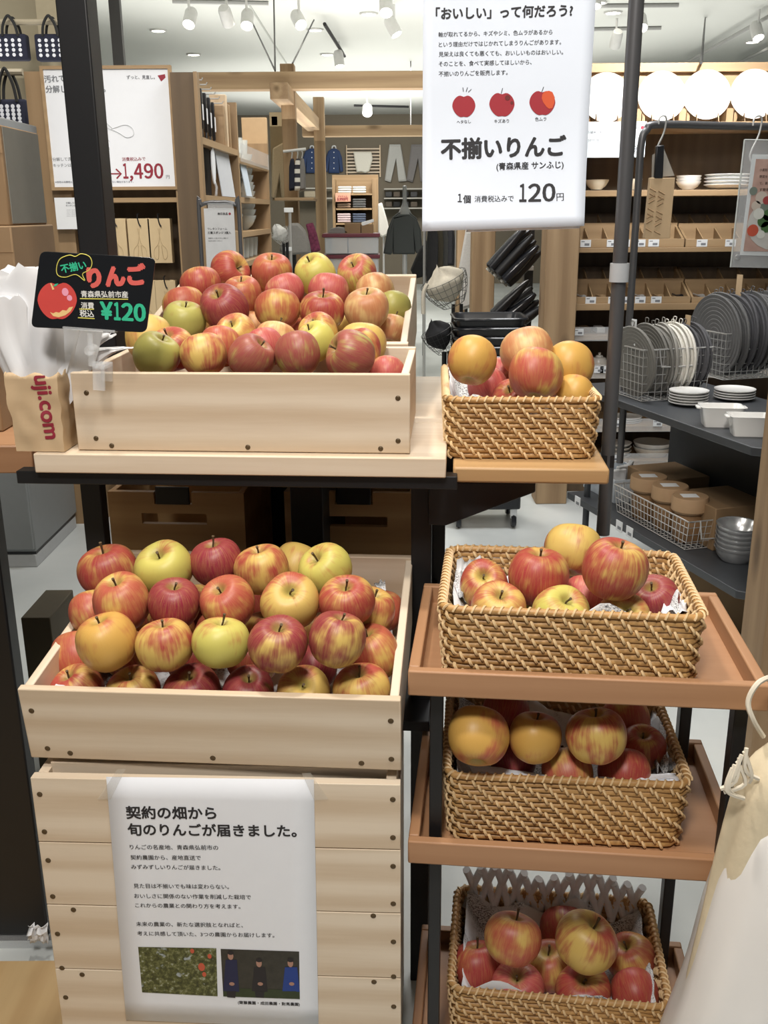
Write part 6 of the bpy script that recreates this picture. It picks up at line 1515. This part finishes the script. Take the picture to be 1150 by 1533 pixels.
s6 = Sheet(P(100, 342, Yg - .03), (1, 0, 0), (0, 0, 1))
ic = thing('info_card', 'white info card clipped under the framed scissors poster', 'card', s6.o)
a_, e_ = s6.at(81, 296), s6.at(124, 343); MB().box(a_.x, e_.x, 0, .003, e_.y, a_.y).build('card', CARDW, ic)
L = MB(); letter(L, s6, '分解して洗える', 99, 305, 120, 305, .02); letter(L, s6, 'キッチンはさみ', 99, 309, 120, 309, .02)
for i in range(4): letter(L, s6, '刃を外して洗えるので', 100, 315 + i * 3, 116, 315 + i * 3)
L.build('lettering', INKG, ic)
SCB = plain('scissors_card', (.60, .46, .27), .7, 0, .05)
def scissors_pack(u0, u1, v0, v1, lb):
    a, e = P(u0, v1, Yg - .01), P(u1, v0, Yg - .01); w_ = e.x - a.x; h_ = e.z - a.z
    t = thing('scissors_pack', lb, 'package', ((a.x + e.x) / 2, Yg - .01, a.z), 0, 'kitchen scissors packages')
    bx('carton', SCB, t, -w_ / 2, w_ / 2, 0, .05, 0, h_)
    MB().tube(crv([(0, .02, h_ + .02), (0, -.012, h_ + .015), (.004, -.006, h_ - .02), (.012, -.006, h_ - .035)], 3), .003, 6).build('hook', BLACK, t)
    d = MB(); k = plain('pale_print', (.44, .33, .19), .7)
    for s_ in (-1, 1): d.tube(crv([(-s_ * w_ * .04, -.001, h_ * .78), (s_ * w_ * .06, -.001, h_ * .45), (s_ * w_ * .26, -.001, h_ * .32), (s_ * w_ * .28, -.001, h_ * .14), (s_ * w_ * .12, -.001, h_ * .10), (s_ * w_ * .06, -.001, h_ * .40)], 4), .0014, 4)
    d.build('scissors_print', k, t)
for i, (u0, u1) in enumerate(((136, 158), (160, 187), (195, 223), (225, 262))): scissors_pack(u0, min(u1, u0 + 29), 327, 394, ['scissors carton nearest the black post in the upper row', 'second scissors carton along, upper row on the gondola', 'third scissors carton along, upper row on the gondola', 'last scissors carton in the upper row on the gondola'][i])
for i, (u0, u1) in enumerate(((205, 232), (236, 262))): scissors_pack(u0, u1, 420, 492, ['scissors carton in the lower row behind the chalkboard', 'scissors carton in the lower row beside the crate'][i])
# aisle unit (its end panel faces us, shelves face the aisle)
def AX(y): return -.808 + .024 * (y - 4.62)
au = thing('aisle_shelf', 'long oak shelf unit of kitchen tools and glassware along the aisle', 'shelf', (-1.0, 6.8, 0))
zU = P(290, 108, 4.62).z
child('end_panel', MB().box(-.925, AX(4.62), 4.62, 4.66, 0, zU), SHADEWOOD_Z, au)
child('end_trim', MB().box(AX(4.62) - .012, AX(4.62) + .004, 4.60, 4.66, 0, zU), OAK_Z, au)
bays = [4.66, 5.65, 6.85]
for i, y in enumerate(bays[1:]): child('upright', MB().box(AX(y) - .32, AX(y), y - .02, y + .02, 0, zU - (.02, .15, .3)[i]), OAK_Z, au)
child('back_panel', MB().prism([(-1.145, 5.63, 0), (-1.115, 5.63, 0), (-1.085, 6.87, 0), (-1.115, 6.87, 0)], (0, 0, zU - .12)).box(-.940, -.925, 4.66, 5.66, 0, zU - .06), OAK_Y, au)
def ashelf(y0, y1, z, dep=.32, th=.03):
    child('shelf', MB().prism([(AX(y0) - dep, y0, z - th), (AX(y0), y0, z - th), (AX(y1), y1, z - th), (AX(y1) - dep, y1, z - th)], (0, 0, th)), OAK_Y, au)
zz1 = P(299, 205, 4.68).z; zz2 = P(304, 292, 4.68).z
for z in (zz1, zz2, 1.15): ashelf(bays[0], bays[1], z, .118)
za, zb_, zc_, zd_ = P(362, 236, 5.7).z, P(363, 295, 5.7).z, P(365, 347, 5.7).z, P(366, 392, 5.7).z
for z in (za, zb_, zc_, zd_, 1.05): ashelf(bays[1], bays[2], z)
# ladles and turners hung at the top
for i in range(6):
    y = 4.78 + i * .10; x = AX(y) - .06; zt_ = P(301 + i * 9, 118 + i * 7, y).z
    t = thing('kitchen_turner', OR[i] + ' black kitchen turner on the hooks of the aisle unit', 'utensil', (x, y, zt_ - .34), 0, 'black kitchen tools on hooks')
    MB().box(-.008, .008, -.012, .012, .16, .34).build('handle', BLACKP, t, bevel=.003); MB().prism([(-.004, -.012, .16), (-.004, .012, .16), (-.004, .036, .02), (-.004, .03, 0), (-.004, -.03, 0), (-.004, -.036, .02)], (.008, 0, 0)).build('blade', BLACKP, t, bevel=.002)
    MB().box(.008, .010, -.014, .014, .20, .27).build('paper_label', CARDW, t); MB().tube([(-.055, 0, .335), (.05, 0, .335), (.055, 0, .345)], .003, 6).build('hook', CHROME, t)
for i in range(3):
    y = 5.36 + i * .08; o = MB().box(AX(y) - .105, AX(y) - .02, y, y + .05, zz1, zz1 + (.20, .26, .22)[i]).build('wooden_box', [OAK_Z, PINE_Z, OAK_Z][i], bevel=.003); tag(o, ['brown', 'pale pine', 'oak'][i] + ' upright wooden board beside the kitchen turners', 'board', 'upright boards on the aisle unit')
y = 5.0
def aisle_card(name, label, y0, y1, z0, z1_, off, mat=CARDW):
    return tag(MB().prism([(AX(y0) + off, y0, z0), (AX(y1) + off, y1, z0), (AX(y1) + off - .03, y1, z1_), (AX(y0) + off - .03, y0, z1_)], (-.004, 0, 0)).build(name, mat), label, 'card')
aisle_card('info_card', 'grey-white info sheet standing on the aisle unit shelf', 5.10, 5.48, zz2 + .002, zz2 + .255, .0, plain('grey_card', (.55, .57, .60), .6))
o = MB().prism([(AX(5.0) - .01, 4.96 + .05 * math.cos(a_ * math.pi / 8), zz2 + .14 + .085 * math.sin(a_ * math.pi / 8)) for a_ in range(16)], (-.006, 0, 0)).build('round_card', CARDW); tag(o, 'oval white card on a clip standing on the aisle shelf', 'card')
child('clip', MB().tube([(AX(4.95), 4.92, zz2 + .002), (AX(4.95), 4.95, zz2 + .04), (AX(4.98) - .013, 4.97, zz2 + .07)], .006, 8), ACRYL, o)
tag(MB().box(AX(5.02) - .115, AX(5.02) - .045, 4.90, 5.06, zz2 + .001, zz2 + .22).build('dark_box', BLACK), 'black box behind the oval card on the aisle shelf', 'box')
# acrylic trays and glass stacks in the second bay
def glass_stack(y, z, r_, n, hh, lb, dx=-.12):
    for i in range(n):
        lathe_at('glass_bowl', bowl_prof(r_, hh * 2.4), Vector((AX(y) + dx, y, z + .001 + i * hh)), GLASSW, (['lowest', 'second', 'third', 'fourth', 'fifth', 'sixth'][i]) + ' clear bowl in the ' + lb, 'bowl', 'clear bowls on the aisle shelves', 20)
glass_stack(5.92, zb_, .10, 4, .045, 'near stack of the middle glass shelf'); glass_stack(6.30, zb_, .10, 5, .04, 'far stack of the middle glass shelf')
glass_stack(5.90, zc_, .09, 4, .04, 'near stack of the third glass shelf'); glass_stack(6.35, zc_, .10, 6, .036, 'far stack of the third glass shelf')
for i in range(5):
    y = 5.80 + i * .17; lathe_at('glass_tumbler', [(0, .004), (.035, .004), (.045, .12), (.042, .12), (.033, .012), (0, .012)], Vector((AX(y) - .08, y, zd_ + .001)), GLASSW, ['first', 'second', 'third', 'fourth', 'fifth'][i] + ' clear tumbler along the low glass shelf', 'tumbler', 'clear tumblers', 18)
for i in range(4):
    y = 5.85 + i * .2; lathe_at('glass_tumbler', [(0, .004), (.04, .004), (.05, .14), (.047, .14), (.038, .012), (0, .012)], Vector((AX(y) - .12, y, za + .001)), GLASSW, ['first', 'second', 'third', 'fourth'][i] + ' clear tumbler behind the acrylic rail, top glass shelf', 'tumbler', 'clear tumblers on top', 18)
tag(MB().prism([(AX(5.68) + .01, 5.68, za - .02), (AX(6.8) + .01, 6.8, za - .02), (AX(6.8) + .01, 6.8, za + .075), (AX(5.68) + .01, 5.68, za + .075)], (-.006, 0, 0)).build('acrylic_rail', ACRYL), 'clear acrylic rail along the top glass shelf', 'rail')
aisle_card('info_card', 'narrow blue-white card hanging from the acrylic rail', 5.78, 5.98, za - .20, za - .02, .015, plain('blue_card', (.52, .60, .68), .6))
pxbox('storage_box', 'plain tan box panel on top of the second aisle bay', 'box', 361, 176, 401, 232, 6.88, .05, plain('tan_board', (.50, .35, .20), .7))
# tubular sign stand in front
Yt = 4.35
ts = root('sign_stand', 'grey tube stand holding a white foam sponge sign', 'sign stand', (P(325, 400, Yt).x, Yt, 0))
a, e = P(297, 303, Yt), P(357, 305, Yt); zt_ = a.z
child('tube_frame', MB().tube(crv([(a.x, Yt, 0), (a.x, Yt, .7), (a.x, Yt, zt_ - .05), (a.x + .012, Yt, zt_ - .012), (a.x + .05, Yt, zt_), ((a.x + e.x) / 2, Yt, zt_), (e.x - .05, Yt, zt_), (e.x - .012, Yt, zt_ - .012), (e.x, Yt, zt_ - .05), (e.x, Yt, .7), (e.x, Yt, 0)], 5), .0085, 10), MIDSTEEL, ts)
s7 = Sheet(P(328, 400, Yt - .01), (1, 0, 0), (0, 0, 1))
child('sign_sheet', MB().prism([P(u, v, Yt - .01) for u, v in ((305, 312), (350, 312), (355, 408), (310, 408))], (0, .004, 0)), plain('sign_grey_white', (.56, .57, .58), .6), ts)
L = MB()
for s_, c4, bo in (('無印良品', (326, 321.5, 341, 321.5), .02), ('ウレタンフォーム', (311, 344, 340, 344), .01), ('三層スポンジ 3個入', (311, 350, 346, 350), .02), ('食器洗いに使いやすい三層です', (312, 357.5, 342, 357.5), 0), ('水切れの良いスポンジ', (312, 361.5, 333, 361.5), 0)): letter(L, s7, s_, *c4, bold=bo)
disc(L, s7, 344, 320, 1.8, 1.8, -.001, 1)
o = L.build('lettering', [INK, INKR], ts); o.location = Vector(s7.o) - Vector(ts.location)
child('clip', MB().box(P(312, 312, Yt).x, P(350, 312, Yt).x, Yt - .012, Yt - .002, P(312, 313, Yt).z, P(312, 304, Yt).z), ACRYL, ts)
outline('paper', [(350, 345), (357, 346), (359, 385), (353, 386)], Yt + .05, .01, KRAFT, 'tan card behind the foam sponge sign', 'card', bevel=.002)

# ================================================================== LEFT SIDE: CABINET, BAGS, CARTONS, SIDE DISPLAY
cb = thing('steel_cabinet', 'tall grey steel cabinet on a plinth behind the cardboard boxes', 'cabinet', (-1.85, 4.36, 0))
MB().box(-.35, .305, -.30, .30, .075, 1.885).build('body', GREYST, cb, bevel=.006); MB().box(-.345, .30, -.295, .29, 0, .06).build('plinth', plain('pale_plinth', (.42, .43, .43), .5), cb, bevel=.004); MB().box(-.34, .30, -.29, .29, .06, .075).build('gap_strip', BLACK, cb)
MB().box(-.34, -.02, -.318, -.30, .09, 1.87).build('door', GREYST, cb, bevel=.003); MB().box(-.015, .30, -.318, -.30, .09, 1.87).build('door', GREYST, cb, bevel=.003)
NAVY = fabric('navy_canvas', (.014, .016, .035)); DOT = plain('white_dots', (.70, .72, .78), .7)
def tote(lb, u0, v0, u1, v1, Y, n, hv):
    a, e = P(u0, v1, Y), P(u1, v0, Y); w_ = e.x - a.x; h_ = e.z - a.z
    t = thing('tote_bag', lb, 'bag', ((a.x + e.x) / 2, Y, a.z), 0, 'navy dotted totes on the beige wall')
    bx('bag_body', NAVY, t, -w_ / 2, w_ / 2, 0, w_ * .35, 0, h_, .012)
    hz = P(u0, hv, Y).z - a.z
    for y in (.0, w_ * .34): MB().tube(crv([(-w_ * .22, y, h_ * .9), (-w_ * .17, y, (h_ + hz) / 2), (-w_ * .03, y, hz), (w_ * .06, y, hz), (w_ * .2, y, (h_ + hz) / 2), (w_ * .26, y, h_ * .9)], 4), w_ * .045, 6).build('strap', plain('black_webbing', (.012, .012, .012), .8), t)
    d = MB()
    for i in range(n):
        for j in range(n): d.prism([(-w_ * .33 + w_ * .62 * i / (n - 1) + w_ * .055 * math.cos(k * math.pi / 4), -.002, h_ * .20 + h_ * .55 * j / (n - 1) + w_ * .055 * math.sin(k * math.pi / 4)) for k in range(8)], (0, .003, 0))
    d.build('dot_print', DOT, t)
    return t
t1_ = tote('navy dotted tote bag at the picture edge, upper hook', -6, 50, 38, 90, 6.1, 4, 25); tote('navy dotted tote bag hanging beside the black post', 54, 50, 98, 91, 6.1, 4, 25)
tote('larger navy dotted tote bag hanging lower, above the cartons', -12, 148, 38, 192, 5.2, 5, 105)
for lb, u0, u1, v, Y in (('steel hanging rail behind the upper tote bags', -40, 96, 33, 6.14), ('steel hook rail behind the lower tote bag', -40, 34, 108, 5.24)):
    tag(MB().tube([P(u0, v, Y), P(u1, v, Y)], .016, 8).build('wall_rail', plain('beige_rail', (.36, .31, .22), .5)), lb, 'rail')
# side display with red-brown tray, cartons on it
sd = thing('side_display', 'red-brown side tray on a black panel stand holding cartons', 'display stand', (-1.0, 1.90, 0))
zs_ = 1.07
MB().box(-.42, .355, -.17, .35, zs_ - .012, zs_).build('tray', BEECH_X, sd); MB().box(-.42, .36, -.185, -.17, zs_ - .02, zs_ + .032).build('front_lip', BEECH_X, sd, bevel=.003); MB().box(.355, .371, -.17, .36, zs_ - .02, zs_ + .032).build('side_lip', BEECH_Y, sd, bevel=.003)
MB().box(-.42, .272, -.175, -.13, .02, zs_ - .02).build('front_panel', BLACK, sd, bevel=.004); MB().box(-.42, -.38, .26, .30, .0, zs_ - .012).build('leg', BLACK, sd)
MB().box(-.42, .34, -.19, -.12, 0, .02).build('foot_strip', STAINLESS, sd)
tag(MB().grid([[P(42 + j * 3.4, 1386 + i * 5, 1.68) + Vector((0, .02 * noise.noise(Vector((i * .7, j * .7, 0))), .012 * noise.noise(Vector((i, j, 4))))) for j in range(10)] for i in range(6)]).build('plastic_wrap', FILM, solid=.001, ang=20), 'crumpled clear plastic wrap at the foot of the black panel', 'plastic wrap')
def carton(lb, u1, v0, v1, Y, wd, dep, mat, pr=None):
    a = P(u1, v1, Y); z1_ = P(u1, v0, Y).z
    t = thing('carton', lb, 'carton', (a.x - wd / 2, Y, a.z), 0, 'cartons on the side display')
    bx('box_body', mat, t, -wd / 2, wd / 2, 0, dep, 0, z1_ - a.z, .003); h_ = z1_ - a.z
    MB().box(-wd / 2, wd / 2, -.0008, 0, h_ * .72, h_ * .725).box(wd * .30, wd * .305, -.0008, 0, 0, h_).build('seam', CARDB2, t)
    if pr:
        L = MB(); L.box(wd / 2 - .075, wd / 2 - .035, -.0012, 0, h_ * .76, h_ * .90); 
        for k in range(6): L.box(wd / 2 - .078, wd / 2 - .034 - .008 * (k % 2), -.0012, 0, h_ * (.66 - k * .05), h_ * (.675 - k * .05))
        L.build('red_print', plain('carton_red', (.36, .07, .03), .7), t)
    return t
zfl = zs_
Yc = 1.98; vA1 = 646; 
a = P(28, 500, Yc)
c1 = carton('lower brown carton on the side tray by the plastic bags', 5, 478, vA1, Yc, .34, .26, CARDB)
c1.location.z = zs_ + .001
c2 = carton('brown carton with red print stacked behind the plastic bags', 32, 338, 478, Yc + .02, .40, .26, plain('printed_carton', (.28, .185, .10), .8), True)
c3 = carton('brown-fronted box with grey side on top of the printed carton', 16, 186, 338, Yc + .04, .30, .22, CARDB)
MB().box(.1485, .1515, .012, .216, .004, P(16, 186, Yc + .04).z - P(16, 338, Yc + .04).z - .003).build('side_panel', plain('grey_side', (.20, .20, .175), .6), c3)  # thin grey sheet over the brown side face
zl = [c.location.z for c in (c1, c2, c3)]
o = tag(MB().box(P(30, 920, 2.35).x, P(74, 920, 2.35).x, 2.35, 2.55, 0, P(50, 925, 2.35).z).build('cardboard_box', plain('dark_olive_board', (.07, .055, .03), .8), bevel=.003), 'dark cardboard box on the floor behind the black panel', 'box')
